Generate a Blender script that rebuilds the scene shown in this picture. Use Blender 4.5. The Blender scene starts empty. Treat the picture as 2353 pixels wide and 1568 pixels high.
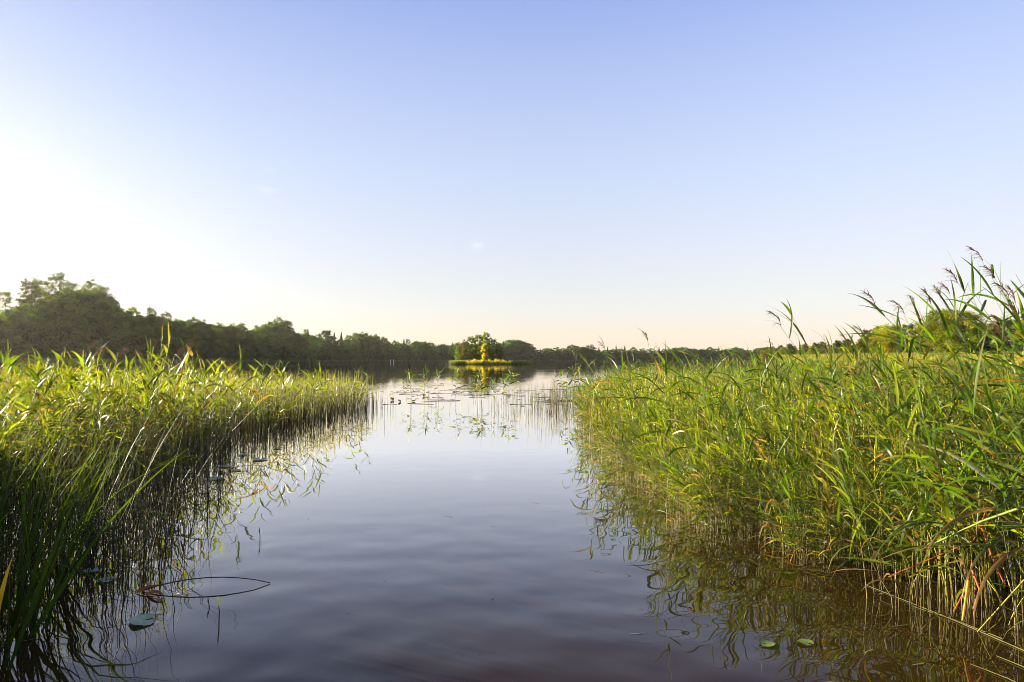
import bpy, math
import numpy as np
from mathutils import Vector

# ------------------------------------------------------------------ camera, sky, sun
CAM_H = 1.3
FPX = 1568.7            # focal length in pixels of a 2353 px wide frame
HOR = 829.5             # row of the horizon in that frame
SUN_AZ = math.radians(-60)   # from +Y towards +X
SUN_EL = math.radians(12)
scene = bpy.context.scene
C = scene.collection
cam_d = bpy.data.cameras.new("camera")
cam = bpy.data.objects.new("camera", cam_d)
C.objects.link(cam)
scene.camera = cam
cam_d.sensor_width = 36
cam_d.lens = 24
cam_d.clip_start = 0.05
cam_d.clip_end = 20000
cam.location = (0, 0, CAM_H)
cam.rotation_euler = (math.radians(90 + 1.66), 0, 0)

world = bpy.data.worlds.new("World")
scene.world = world
world.use_nodes = True


def N(nt, typ, **kw):
    n = nt.nodes.new(typ)
    for k, v in kw.items():
        if k.startswith('i_'):
            key = k[2:]
            key = int(key) if key.isdigit() else key.replace('_', ' ')
            n.inputs[key].default_value = v
        else:
            setattr(n, k, v)
    return n


def build_world():
    nt = world.node_tree
    nt.nodes.clear()
    L = nt.links.new
    out = N(nt, 'ShaderNodeOutputWorld')
    bg = N(nt, 'ShaderNodeBackground')
    bg.inputs['Strength'].default_value = 0.10
    sky = N(nt, 'ShaderNodeTexSky')
    sky.sky_type = 'NISHITA'
    sky.sun_disc = False
    sky.sun_elevation = SUN_EL
    sky.sun_rotation = SUN_AZ
    sky.altitude = 100
    sky.air_density = 1.0
    sky.dust_density = 0.6
    sky.ozone_density = 2.5
    # the physical sky is blended with a pale evening gradient by height above the horizon
    tc = N(nt, 'ShaderNodeTexCoord')
    sp = N(nt, 'ShaderNodeSeparateXYZ'); L(tc.outputs['Generated'], sp.inputs[0])
    cr = N(nt, 'ShaderNodeValToRGB')
    stops = [(0.0, (1.0, .80, .60)), (.035, (.97, .84, .70)), (.075, (.88, .87, .84)), (.16, (.76, .81, .93)), (.264, (.62, .72, .95)), (.37, (.49, .60, .92)), (.47, (.35, .46, .86)), (1.0, (.12, .19, .55))]
    el = cr.color_ramp.elements
    while len(el) < len(stops): el.new(0.5)
    for e, (p, c) in zip(el, stops): e.position = p; e.color = (*c, 1)
    L(sp.outputs['Z'], cr.inputs[0])
    # side away from the sun a little brighter
    mr = N(nt, 'ShaderNodeMapRange'); mr.interpolation_type = 'SMOOTHSTEP'
    for k, v in (('From Min', 0.0), ('From Max', 0.55), ('To Min', 1.0), ('To Max', 1.1)): mr.inputs[k].default_value = v
    L(sp.outputs['X'], mr.inputs['Value'])
    m1 = N(nt, 'ShaderNodeVectorMath', operation='SCALE'); L(cr.outputs[0], m1.inputs[0]); L(mr.outputs[0], m1.inputs['Scale'])
    # glow round the low sun
    fl = N(nt, 'ShaderNodeVectorMath', operation='MULTIPLY'); fl.inputs[1].default_value = (1, 1, 3.0); L(tc.outputs['Generated'], fl.inputs[0])
    nm = N(nt, 'ShaderNodeVectorMath', operation='NORMALIZE'); L(fl.outputs[0], nm.inputs[0])
    dt = N(nt, 'ShaderNodeVectorMath', operation='DOT_PRODUCT'); L(nm.outputs[0], dt.inputs[0])
    g = Vector((math.sin(SUN_AZ), math.cos(SUN_AZ), math.tan(SUN_EL) * 1.9)).normalized(); dt.inputs[1].default_value = g
    mx = N(nt, 'ShaderNodeMath', operation='MAXIMUM'); mx.inputs[1].default_value = 0.0; L(dt.outputs['Value'], mx.inputs[0])
    pw = N(nt, 'ShaderNodeMath', operation='POWER'); pw.inputs[1].default_value = 10.0; L(mx.outputs[0], pw.inputs[0])
    gl = N(nt, 'ShaderNodeVectorMath', operation='SCALE'); gl.inputs[0].default_value = (.52, .44, .30); L(pw.outputs[0], gl.inputs['Scale'])
    ad = N(nt, 'ShaderNodeVectorMath', operation='ADD'); L(m1.outputs[0], ad.inputs[0]); L(gl.outputs[0], ad.inputs[1])
    # two faint wisps of cloud
    prev = ad.outputs[0]
    no = N(nt, 'ShaderNodeTexNoise'); no.inputs['Scale'].default_value = 14; no.inputs['Detail'].default_value = 5
    mp = N(nt, 'ShaderNodeMapping'); mp.inputs['Scale'].default_value = (1, 1, 3.5); L(tc.outputs['Generated'], mp.inputs['Vector']); L(mp.outputs[0], no.inputs['Vector'])
    for (px, py), rad in (((615, 415), 0.022), ((1098, 560), 0.016)):
        el_ = math.atan((HOR - py) / FPX); v = Vector(((px - 1176) / FPX, 1, math.tan(el_))).normalized()
        ds = N(nt, 'ShaderNodeVectorMath', operation='DISTANCE'); L(tc.outputs['Generated'], ds.inputs[0]); ds.inputs[1].default_value = v
        a = N(nt, 'ShaderNodeMapRange'); a.interpolation_type = 'SMOOTHSTEP'
        for k, q in (('From Min', rad), ('From Max', 0.0), ('To Min', 0.0), ('To Max', 1.0)): a.inputs[k].default_value = q
        L(ds.outputs['Value'], a.inputs['Value'])
        b = N(nt, 'ShaderNodeMapRange')
        for k, q in (('From Min', 0.45), ('From Max', 0.75), ('To Min', 0.0), ('To Max', 0.35)): b.inputs[k].default_value = q
        L(no.outputs[0], b.inputs['Value'])
        c = N(nt, 'ShaderNodeMath', operation='MULTIPLY'); L(a.outputs[0], c.inputs[0]); L(b.outputs[0], c.inputs[1])
        d = N(nt, 'ShaderNodeVectorMath', operation='SCALE'); d.inputs[0].default_value = (1, .95, .9); L(c.outputs[0], d.inputs['Scale'])
        e = N(nt, 'ShaderNodeVectorMath', operation='ADD'); L(prev, e.inputs[0]); L(d.outputs[0], e.inputs[1]); prev = e.outputs[0]
    s1 = N(nt, 'ShaderNodeVectorMath', operation='SCALE'); s1.inputs['Scale'].default_value = 5.35 * SKYMIX[0]; L(prev, s1.inputs[0])
    s2 = N(nt, 'ShaderNodeVectorMath', operation='SCALE'); s2.inputs['Scale'].default_value = SKYMIX[1]; L(sky.outputs[0], s2.inputs[0])
    sm = N(nt, 'ShaderNodeVectorMath', operation='ADD'); L(s1.outputs[0], sm.inputs[0]); L(s2.outputs[0], sm.inputs[1])
    L(sm.outputs[0], bg.inputs['Color'])
    L(bg.outputs[0], out.inputs['Surface'])


SKYMIX = (0.437, 0.042)
build_world()
sun_d = bpy.data.lights.new("sun", 'SUN')
sun_d.energy = 5.0
sun_d.angle = math.radians(0.5)
sun_d.color = (1.0, 0.86, 0.62)
sun = bpy.data.objects.new("sun", sun_d)
C.objects.link(sun)
sdir = Vector((math.sin(SUN_AZ) * math.cos(SUN_EL), math.cos(SUN_AZ) * math.cos(SUN_EL), math.sin(SUN_EL)))
sun.rotation_euler = sdir.to_track_quat('Z', 'Y').to_euler()
scene.view_settings.view_transform = 'Standard'
scene.view_settings.look = 'None'
scene.view_settings.exposure = 2.0
scene.view_settings.gamma = 1
scene.cycles.use_denoising = True
scene.cycles.filter_width = 0.9
scene.cycles.max_bounces = 8
scene.cycles.transparent_max_bounces = 8
scene.cycles.sample_clamp_indirect = 6
scene.cycles.caustics_reflective = False
scene.cycles.caustics_refractive = False
R = math.radians


# ------------------------------------------------------------------ helpers
def ground(px, py, z=0.0):
    """point at height z seen at that pixel of the 2353 px frame (small pitch, linear)"""
    d = (CAM_H - z) * FPX / (py - HOR)
    return np.array([(px - 1176) / FPX * d, d, z])


def at(px, depth, py=None):
    z = CAM_H + (HOR - py) / FPX * depth if py is not None else 0.0
    return np.array([(px - 1176) / FPX * depth, depth, z])


def tag(o, label=None, cat=None, group=None, kind=None):
    if label: o['label'] = label
    if cat: o['category'] = cat
    if group: o['group'] = group
    if kind: o['kind'] = kind
    return o


def mesh_data(name, parts, mats):
    """parts: list of (V (M,v,3), F (f,4) quads, Col (M,v,3) or (3,), material index)"""
    vs, fs, cs, ms = [], [], [], []
    off = 0
    for V, F, Cc, mi in parts:
        V = np.asarray(V, dtype=np.float32)
        M, v, _ = V.shape
        F = np.asarray(F)
        vs.append(V.reshape(-1, 3))
        f = (F[None] + (np.arange(M) * v)[:, None, None]).reshape(-1, 4) + off
        fs.append(f)
        Cc = np.broadcast_to(np.asarray(Cc, dtype=np.float32), V.shape).reshape(-1, 3)
        cs.append(Cc)
        ms.append(np.full(len(f), mi))
        off += M * v
    V = np.concatenate(vs); F = np.concatenate(fs).astype(np.int32)
    Cc = np.concatenate(cs); Mi = np.concatenate(ms).astype(np.int32)
    me = bpy.data.meshes.new(name)
    me.vertices.add(len(V))
    me.vertices.foreach_set('co', V.ravel())
    me.loops.add(len(F) * 4)
    me.loops.foreach_set('vertex_index', F.ravel())
    me.polygons.add(len(F))
    me.polygons.foreach_set('loop_start', np.arange(len(F), dtype=np.int32) * 4)
    me.polygons.foreach_set('loop_total', np.full(len(F), 4, dtype=np.int32))
    me.polygons.foreach_set('material_index', Mi)
    me.polygons.foreach_set('use_smooth', np.ones(len(F), dtype=bool))
    a = me.attributes.new('Col', 'FLOAT_COLOR', 'POINT')
    a.data.foreach_set('color', np.concatenate([Cc, np.ones((len(Cc), 1))], 1).astype(np.float32).ravel())
    for m in mats:
        me.materials.append(m)
    me.update(calc_edges=True)
    return me


def mk(name, parts, mats, parent=None, loc=None):
    if loc is not None:
        parts = [(np.asarray(V) - np.asarray(loc), F, c, m) for V, F, c, m in parts]
    o = bpy.data.objects.new(name, mesh_data(name, parts, mats))
    C.objects.link(o)
    if parent is not None:
        o.parent = parent
    elif loc is not None:
        o.location = loc
    return o


def empty(name, loc):
    o = bpy.data.objects.new(name, None)
    o.empty_display_size = 0.2
    o.location = loc
    C.objects.link(o)
    return o


def strip_faces(K, w):
    """w verts per row, K segments"""
    return np.array([[r * w + c, r * w + c + 1, (r + 1) * w + c + 1, (r + 1) * w + c]
                     for r in range(K) for c in range(w - 1)])


def tube_faces(K, s):
    return np.array([[r * s + c, r * s + (c + 1) % s, (r + 1) * s + (c + 1) % s, (r + 1) * s + c]
                     for r in range(K) for c in range(s)])


def A(x, n):
    return np.broadcast_to(np.asarray(x, dtype=float), (n,)).copy()


def ribbons(base, az, pitch, curv, length, width, K=5, twist=0.0, tw2=0.0, azc=0.0, fold=0.0, prof='leaf', cpow=1.5, kink=None):
    n = len(base)
    az, pitch, curv, length, width, twist, tw2, azc = (A(q, n) for q in (az, pitch, curv, length, width, twist, tw2, azc))
    s = np.linspace(0, 1, K + 1)
    p = pitch[:, None] + curv[:, None] * s[None] ** cpow
    if kink is not None:                       # sharp fold of the blade part way along
        p = p - kink[:, None] * (s[None] > 0.55)
    a = az[:, None] + azc[:, None] * s[None]
    d = np.stack([np.cos(p) * np.cos(a), np.cos(p) * np.sin(a), np.sin(p)], -1)
    step = (length / K)[:, None, None] * d
    P = np.concatenate([np.zeros((n, 1, 3)), np.cumsum((step[:, :-1] + step[:, 1:]) / 2, 1)], 1) + base[:, None]
    side = np.stack([-np.sin(a), np.cos(a), np.zeros_like(a)], -1)
    nor = np.cross(d, side)
    t = twist[:, None] + tw2[:, None] * s[None]
    sd = side * np.cos(t)[..., None] + nor * np.sin(t)[..., None]
    nn = np.cross(d, sd)
    if prof == 'leaf':
        w = np.minimum(1, 0.3 + 3.2 * s) * np.clip(1 - s, 0, 1) ** 0.75
    elif prof == 'blade':
        w = np.minimum(1, 0.7 + 1.5 * s) * np.clip(1 - s ** 2.2, 0, 1) ** 0.8
    else:
        w = np.clip(1 - 0.8 * s, 0, 1)
    w = np.maximum(w, 0.03)[None, :, None] * width[:, None, None] / 2
    if fold:
        V = np.stack([P - sd * w, P + nn * w * fold, P + sd * w], 2)
        return V.reshape(n, -1, 3), strip_faces(K, 3), s, P
    V = np.stack([P - sd * w, P + sd * w], 2)
    return V.reshape(n, -1, 3), strip_faces(K, 2), s, P


def tubes(P, rad, sides=3):
    """P (n,K+1,3), rad (n,K+1)"""
    n, k1, _ = P.shape
    T = np.gradient(P, axis=1)
    T /= np.linalg.norm(T, axis=-1, keepdims=True) + 1e-9
    ref = np.where(np.abs(T[..., 1:2]) > 0.9, np.array([1.0, 0, 0]), np.array([0, 1.0, 0]))
    u = np.cross(T, ref); u /= np.linalg.norm(u, axis=-1, keepdims=True)
    v = np.cross(T, u)
    an = np.arange(sides) / sides * 2 * np.pi
    V = P[:, :, None] + rad[:, :, None, None] * (u[:, :, None] * np.cos(an)[None, None, :, None] + v[:, :, None] * np.sin(an)[None, None, :, None])
    return V.reshape(n, -1, 3), tube_faces(k1 - 1, sides)


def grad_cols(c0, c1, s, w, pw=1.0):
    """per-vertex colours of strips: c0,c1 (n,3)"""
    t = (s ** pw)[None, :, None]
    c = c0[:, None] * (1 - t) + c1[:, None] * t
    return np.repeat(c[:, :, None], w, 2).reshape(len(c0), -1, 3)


# ------------------------------------------------------------------ materials
def veg_mat(name, trans=0.5, tcol=(1.7, 1.75, 0.55), rough=0.42, spec=0.45, obj_var=0.0, noise=0.25, nscale=30.0):
    m = bpy.data.materials.new(name)
    m.use_nodes = True
    nt = m.node_tree; nt.nodes.clear(); L = nt.links.new
    out = N(nt, 'ShaderNodeOutputMaterial')
    at_ = N(nt, 'ShaderNodeAttribute', attribute_name='Col')
    geo = N(nt, 'ShaderNodeNewGeometry')
    no = N(nt, 'ShaderNodeTexNoise'); no.inputs['Scale'].default_value = nscale
    L(geo.outputs['Position'], no.inputs['Vector'])
    mr = N(nt, 'ShaderNodeMapRange'); mr.inputs['To Min'].default_value = 1 - noise; mr.inputs['To Max'].default_value = 1 + noise
    mr.inputs['From Min'].default_value = 0.3; mr.inputs['From Max'].default_value = 0.7
    L(no.outputs[0], mr.inputs['Value'])
    sc = N(nt, 'ShaderNodeVectorMath', operation='SCALE')
    L(at_.outputs['Color'], sc.inputs[0]); L(mr.outputs[0], sc.inputs['Scale'])
    col = sc.outputs[0]
    if obj_var:
        oi = N(nt, 'ShaderNodeObjectInfo')
        hs = N(nt, 'ShaderNodeHueSaturation')
        hs.inputs['Saturation'].default_value = 1.1
        a = N(nt, 'ShaderNodeMapRange'); a.inputs['To Min'].default_value = 0.5 - obj_var * 0.025; a.inputs['To Max'].default_value = 0.5 + obj_var * 0.03
        b = N(nt, 'ShaderNodeMapRange'); b.inputs['To Min'].default_value = 1 - obj_var * 0.5; b.inputs['To Max'].default_value = 1 + obj_var * 0.75
        mm = N(nt, 'ShaderNodeMath', operation='MULTIPLY'); mm.inputs[1].default_value = 7.13
        fr = N(nt, 'ShaderNodeMath', operation='FRACT')
        L(oi.outputs['Random'], a.inputs['Value'])
        L(oi.outputs['Random'], mm.inputs[0]); L(mm.outputs[0], fr.inputs[0]); L(fr.outputs[0], b.inputs['Value'])
        L(a.outputs[0], hs.inputs['Hue']); L(b.outputs[0], hs.inputs['Value']); L(col, hs.inputs['Color'])
        col = hs.outputs[0]
    pr = N(nt, 'ShaderNodeBsdfPrincipled')
    pr.inputs['Roughness'].default_value = rough
    pr.inputs['Specular IOR Level'].default_value = spec
    L(col, pr.inputs['Base Color'])
    if trans > 0:
        vm = N(nt, 'ShaderNodeVectorMath', operation='MULTIPLY'); vm.inputs[1].default_value = tcol
        L(col, vm.inputs[0])
        tr = N(nt, 'ShaderNodeBsdfTranslucent'); L(vm.outputs[0], tr.inputs['Color'])
        mx = N(nt, 'ShaderNodeMixShader'); mx.inputs[0].default_value = trans
        L(pr.outputs[0], mx.inputs[1]); L(tr.outputs[0], mx.inputs[2])
        L(mx.outputs[0], out.inputs['Surface'])
    else:
        L(pr.outputs[0], out.inputs['Surface'])
    return m


M_LEAF = veg_mat('reed_leaf', 0.42, (2.2, 2.2, 0.35), noise=0.35, nscale=9, spec=0.3)
M_SEDGE = veg_mat('sedge_blade', 0.38, (2.2, 2.2, 0.35), rough=0.65, spec=0.15, nscale=9)
M_STEM = veg_mat('reed_stem', 0.15, rough=0.5, spec=0.4)
M_PLUME = veg_mat('reed_plume', 0.3, (1.4, 1.0, 0.9), rough=0.8, spec=0.1)
M_RUSH = veg_mat('rush_stem', 0.45, (2.6, 2.5, 0.4), rough=0.5)
M_CROWN = veg_mat('tree_foliage', 0.4, (1.9, 1.9, 0.4), rough=0.7, spec=0.2, obj_var=1.0, nscale=0.5)
M_GOLD = veg_mat('golden_foliage', 0.5, (1.45, 1.5, 0.3), rough=0.7, spec=0.2, nscale=0.5)
M_BARK = veg_mat('tree_bark', 0.0, rough=0.9, spec=0.1, nscale=2.0)
M_GRASS = veg_mat('shore_grass', 0.4, (1.8, 1.8, 0.5), rough=0.7, spec=0.2, nscale=0.3)
M_PAD = veg_mat('pad_leaf', 0.2, rough=0.35, spec=0.5, nscale=12)
M_PADM = veg_mat('pad_leaf_matt', 0.2, rough=0.9, spec=0.05, nscale=12)
M_DRY = veg_mat('dry_reed', 0.3, (1.4, 1.1, 0.8), rough=0.55, spec=0.3)


def water_mat():
    m = bpy.data.materials.new('lake_water'); m.use_nodes = True
    nt = m.node_tree; nt.nodes.clear(); L = nt.links.new
    out = N(nt, 'ShaderNodeOutputMaterial')
    pr = N(nt, 'ShaderNodeBsdfDiffuse'); pr.inputs['Color'].default_value = (0.025, 0.013, 0.0035, 1)
    gs = N(nt, 'ShaderNodeBsdfGlossy'); gs.inputs['Roughness'].default_value = 0.02; gs.inputs['Color'].default_value = (0.99, 0.97, 0.975, 1)
    fz = N(nt, 'ShaderNodeFresnel'); fz.inputs['IOR'].default_value = 1.333
    fm = N(nt, 'ShaderNodeMapRange')
    for k, v in (('From Min', 0.068), ('From Max', 0.46), ('To Min', 0.02), ('To Max', 0.94)): fm.inputs[k].default_value = v
    L(fz.outputs[0], fm.inputs['Value'])
    mxs = N(nt, 'ShaderNodeMixShader'); L(fm.outputs[0], mxs.inputs[0]); L(pr.outputs[0], mxs.inputs[1]); L(gs.outputs[0], mxs.inputs[2])
    geo = N(nt, 'ShaderNodeNewGeometry')
    mp = N(nt, 'ShaderNodeMapping'); mp.inputs['Scale'].default_value = (0.55, 1.6, 1)
    mp.inputs['Rotation'].default_value = (0, 0, 0.12)
    L(geo.outputs['Position'], mp.inputs['Vector'])
    n1 = N(nt, 'ShaderNodeTexNoise'); n1.inputs['Scale'].default_value = 1.3; n1.inputs['Detail'].default_value = 1.0
    L(mp.outputs[0], n1.inputs['Vector'])
    n2 = N(nt, 'ShaderNodeTexNoise'); n2.inputs['Scale'].default_value = 3.2; n2.inputs['Detail'].default_value = 0.5
    L(geo.outputs['Position'], n2.inputs['Vector'])
    # rippled and calm patches on the lake
    n3 = N(nt, 'ShaderNodeTexNoise'); n3.inputs['Scale'].default_value = 0.05; n3.inputs['Detail'].default_value = 2.0
    mp3 = N(nt, 'ShaderNodeMapping'); mp3.inputs['Scale'].default_value = (0.25, 1, 1)
    L(geo.outputs['Position'], mp3.inputs['Vector']); L(mp3.outputs[0], n3.inputs['Vector'])
    cr = N(nt, 'ShaderNodeMapRange'); cr.inputs['From Min'].default_value = 0.40; cr.inputs['From Max'].default_value = 0.62
    cr.inputs['To Min'].default_value = 0.35; cr.inputs['To Max'].default_value = 1.3
    L(n3.outputs[0], cr.inputs['Value'])
    b1 = N(nt, 'ShaderNodeBump'); b1.inputs['Distance'].default_value = 0.016
    b2 = N(nt, 'ShaderNodeBump'); b2.inputs['Distance'].default_value = 0.014
    # wavelets die out away from the open water by the bank where the photographer stands
    ln = N(nt, 'ShaderNodeVectorMath', operation='LENGTH'); L(geo.outputs['Position'], ln.inputs[0])
    fr = N(nt, 'ShaderNodeMapRange')
    for k, v in (('From Min', 3.2), ('From Max', 6.5), ('To Min', 1.5), ('To Max', 0.13)): fr.inputs[k].default_value = v
    L(ln.outputs['Value'], fr.inputs['Value'])
    m1 = N(nt, 'ShaderNodeMath', operation='MULTIPLY'); L(cr.outputs[0], m1.inputs[0]); L(fr.outputs[0], m1.inputs[1])
    L(m1.outputs[0], b1.inputs['Strength']); L(m1.outputs[0], b2.inputs['Strength'])
    L(n1.outputs[0], b1.inputs['Height']); L(n2.outputs[0], b2.inputs['Height'])
    L(b1.outputs[0], b2.inputs['Normal']); L(b2.outputs[0], gs.inputs['Normal'])
    L(b2.outputs[0], fz.inputs['Normal'])
    L(mxs.outputs[0], out.inputs['Surface'])
    return m


M_WATER = water_mat()


def ground_mat(name, c1, c2, scale):
    m = bpy.data.materials.new(name); m.use_nodes = True
    nt = m.node_tree; L = nt.links.new
    pr = nt.nodes['Principled BSDF']; pr.inputs['Roughness'].default_value = 0.95
    geo = N(nt, 'ShaderNodeNewGeometry')
    no = N(nt, 'ShaderNodeTexNoise'); no.inputs['Scale'].default_value = scale; no.inputs['Detail'].default_value = 6
    L(geo.outputs['Position'], no.inputs['Vector'])
    cr = N(nt, 'ShaderNodeValToRGB')
    cr.color_ramp.elements[0].position = 0.35; cr.color_ramp.elements[0].color = (*c1, 1)
    cr.color_ramp.elements[1].position = 0.65; cr.color_ramp.elements[1].color = (*c2, 1)
    L(no.outputs[0], cr.inputs[0]); L(cr.outputs[0], pr.inputs['Base Color'])
    return m


M_GROUND = ground_mat('shore_ground', (0.03, 0.035, 0.015), (0.08, 0.085, 0.03), 0.4)

# ------------------------------------------------------------------ the lake and its shores
rng = np.random.default_rng(7)
# shoreline as (px column, depth) seen from the camera; then closed behind it by azimuth
SHORE = [(-600, 100), (-200, 124), (0, 150), (200, 180), (400, 245), (520, 310), (690, 390), (715, 450), (900, 530), (1040, 640), (1300, 740),
         (1500, 760), (1700, 740), (1775, 690), (1792, 150), (1900, 110), (2000, 90), (2353, 62), (3000, 50)]
sh_az = [math.atan2((p - 1176) / FPX, 1) for p, d in SHORE]
sh_r = [d * math.hypot(1, (p - 1176) / FPX) for p, d in SHORE]
sh_az = [-math.pi, -2.2, -1.2] + sh_az + [1.2, 2.2, math.pi]
sh_r = [9, 30, 110] + sh_r + [60, 22, 9]


def shore_r(az):
    return np.interp(az, sh_az, sh_r)


def land_z(x, y):
    r = np.hypot(x, y); az = np.arctan2(x, y)
    d = r - shore_r(az)
    return np.interp(d, [-60, -4, 0, 3, 30, 120, 600, 3000], [-2.0, -0.5, 0.02, 0.3, 0.9, 2.5, 6, 10])


def build_setting():
    rad = np.concatenate([[0.05], np.geomspace(2, 3500, 170)])
    az = np.unique(np.concatenate([np.linspace(-math.pi, math.pi, 361), np.linspace(-0.85, 0.85, 500)]))
    rr, aa = np.meshgrid(rad, az, indexing='ij')
    x = rr * np.sin(aa); y = rr * np.cos(aa)
    z = land_z(x, y) + (np.sin(x * 0.11) * np.cos(y * 0.07)) * 0.15 * np.clip((rr - shore_r(aa)) / 20, 0, 1)
    V = np.stack([x, y, z], -1).reshape(1, -1, 3)
    o = mk('ground', [(V, strip_faces(len(rad) - 1, len(az)), (0.1, 0.1, 0.1), 0)], [M_GROUND])
    tag(o, kind='structure')
    V = np.array([[[-3500, -3500, 0], [3500, -3500, 0], [3500, 3500, 0], [-3500, 3500, 0]]], float)
    o = mk('lake_water', [(V, np.array([[0, 1, 2, 3]]), (0, 0, 0), 0)], [M_WATER])
    tag(o, kind='structure')


build_setting()


# ------------------------------------------------------------------ trees
def leaf_quads(P, size, rg, flat=0.0):
    n = len(P)
    a = rg.normal(size=(n, 3)); a[:, 2] *= (1 - flat)
    a /= np.linalg.norm(a, axis=1, keepdims=True)
    b = np.cross(a, rg.normal(size=(n, 3))); b /= np.linalg.norm(b, axis=1, keepdims=True)
    s = (size * rg.uniform(0.55, 1.25, n))[:, None]
    V = np.stack([P - a * s * 0.5, P + b * s * 0.33, P + a * s * 0.5, P - b * s * 0.33], 1)
    return V


def limb(p0, p1, r0, r1, rg, K=5):
    t = np.linspace(0, 1, K + 1)[:, None]
    P = p0 * (1 - t) + p1 * t
    P[1:-1] += rg.normal(size=(K - 1, 3)) * np.linalg.norm(p1 - p0) * 0.03
    return tubes(P[None], np.linspace(r0, r1, K + 1)[None], 5)


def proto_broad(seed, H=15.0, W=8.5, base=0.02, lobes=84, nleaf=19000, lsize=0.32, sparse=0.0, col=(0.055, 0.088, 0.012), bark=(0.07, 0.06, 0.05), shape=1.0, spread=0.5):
    rg = np.random.default_rng(seed)
    zc0 = H * base
    cen, rad = [], []
    for i in range(lobes):
        t = (i + 0.5) / lobes
        z = zc0 + (H - zc0) * (0.04 + 0.93 * t)
        prof = math.sin(math.pi * min(1, max(0.03, (t ** shape) * 0.86 + 0.1))) ** 0.55
        r = W / 2 * prof * math.sqrt(rg.uniform(0.15, 1)) * 0.85
        a = i * 2.4 + rg.uniform(-0.5, 0.5)
        cen.append([r * math.cos(a), r * math.sin(a), z + rg.normal() * 0.3])
        rad.append(W * rg.uniform(0.07, 0.17) * (1 - 0.3 * t))
    cen = np.array(cen); rad = np.array(rad)
    w = rad ** 2; w /= w.sum()
    idx = rg.choice(lobes, nleaf, p=w)
    d = rg.normal(size=(nleaf, 3)); d /= np.linalg.norm(d, axis=1, keepdims=True)
    rr = rg.uniform(0, 1, nleaf) ** spread
    P = cen[idx] + d * (rad[idx] * rr)[:, None] * np.array([1.15, 1.15, 0.8])
    # twigs that stick out of the outline
    k = nleaf // 12
    P[:k] += d[:k] * (rad[idx[:k]] * rg.uniform(0.1, 0.55, k))[:, None] + np.array([0, 0, 0.25])
    P[:, 2] = np.maximum(P[:, 2], 0.15)
    lob_c = rg.uniform(0.65, 1.4, (lobes, 1)) * (1 + rg.normal(size=(lobes, 3)) * [0.12, 0.04, 0.12])
    c = np.array(col) * lob_c[idx] * rg.uniform(0.6, 1.4, (nleaf, 1))
    V = leaf_quads(P, lsize, rg)
    crown = mesh_data('crown', [(V, np.array([[0, 1, 2, 3]]), np.repeat(c[:, None], 4, 1), 0)], [M_CROWN])
    parts = []
    bark = np.array(bark)
    top = np.array([rg.normal() * 0.3, rg.normal() * 0.3, H * 0.86])
    v, f = limb(np.array([0, 0, -0.4]), top, H * 0.014, 0.03, rg, 8); parts.append((v, f, bark, 0))
    for i in rg.choice(lobes, min(lobes, 18), replace=False):
        c1 = cen[i]
        z0 = max(H * 0.12, c1[2] - np.hypot(c1[0], c1[1]) * 1.1)
        q = top * (z0 / top[2]); q[2] = z0
        v, f = limb(q, c1, 0.08, 0.02, rg, 4); parts.append((v, f, bark, 0))
    trunk = mesh_data('trunk', parts, [M_BARK])
    return crown, trunk


def proto_spruce(seed, H=18.0, W=5.0, nleaf=8000, col=(0.025, 0.045, 0.02)):
    rg = np.random.default_rng(seed)
    t = rg.uniform(0, 1, nleaf) ** 0.75
    lev = np.round(t * 26) / 26 + rg.normal(size=nleaf) * 0.006
    arms = rg.integers(0, 9, nleaf) * 0.7 + lev * 40
    rmax = W / 2 * (1 - lev) ** 0.85 * (0.8 + 0.35 * np.sin(arms * 3.7 + lev * 9))
    r = rmax * np.sqrt(rg.uniform(0, 1, nleaf))
    a = arms + rg.normal(size=nleaf) * 0.16
    P = np.stack([r * np.cos(a), r * np.sin(a), H * (0.06 + 0.94 * lev) - r * 0.35 + rg.normal(size=nleaf) * 0.1], 1)
    P[:, 2] = np.clip(P[:, 2], 0.2, H)
    c = np.array(col) * rg.uniform(0.6, 1.4, (nleaf, 1))
    V = leaf_quads(P, 0.38, rg)
    crown = mesh_data('crown', [(V, np.array([[0, 1, 2, 3]]), np.repeat(c[:, None], 4, 1), 0)], [M_CROWN])
    v, f = limb(np.array([0, 0, -0.4]), np.array([0, 0, H * 0.97]), 0.2, 0.02, rg, 6)
    return crown, mesh_data('trunk', [(v, f, (0.06, 0.045, 0.035), 0)], [M_BARK])


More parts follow.
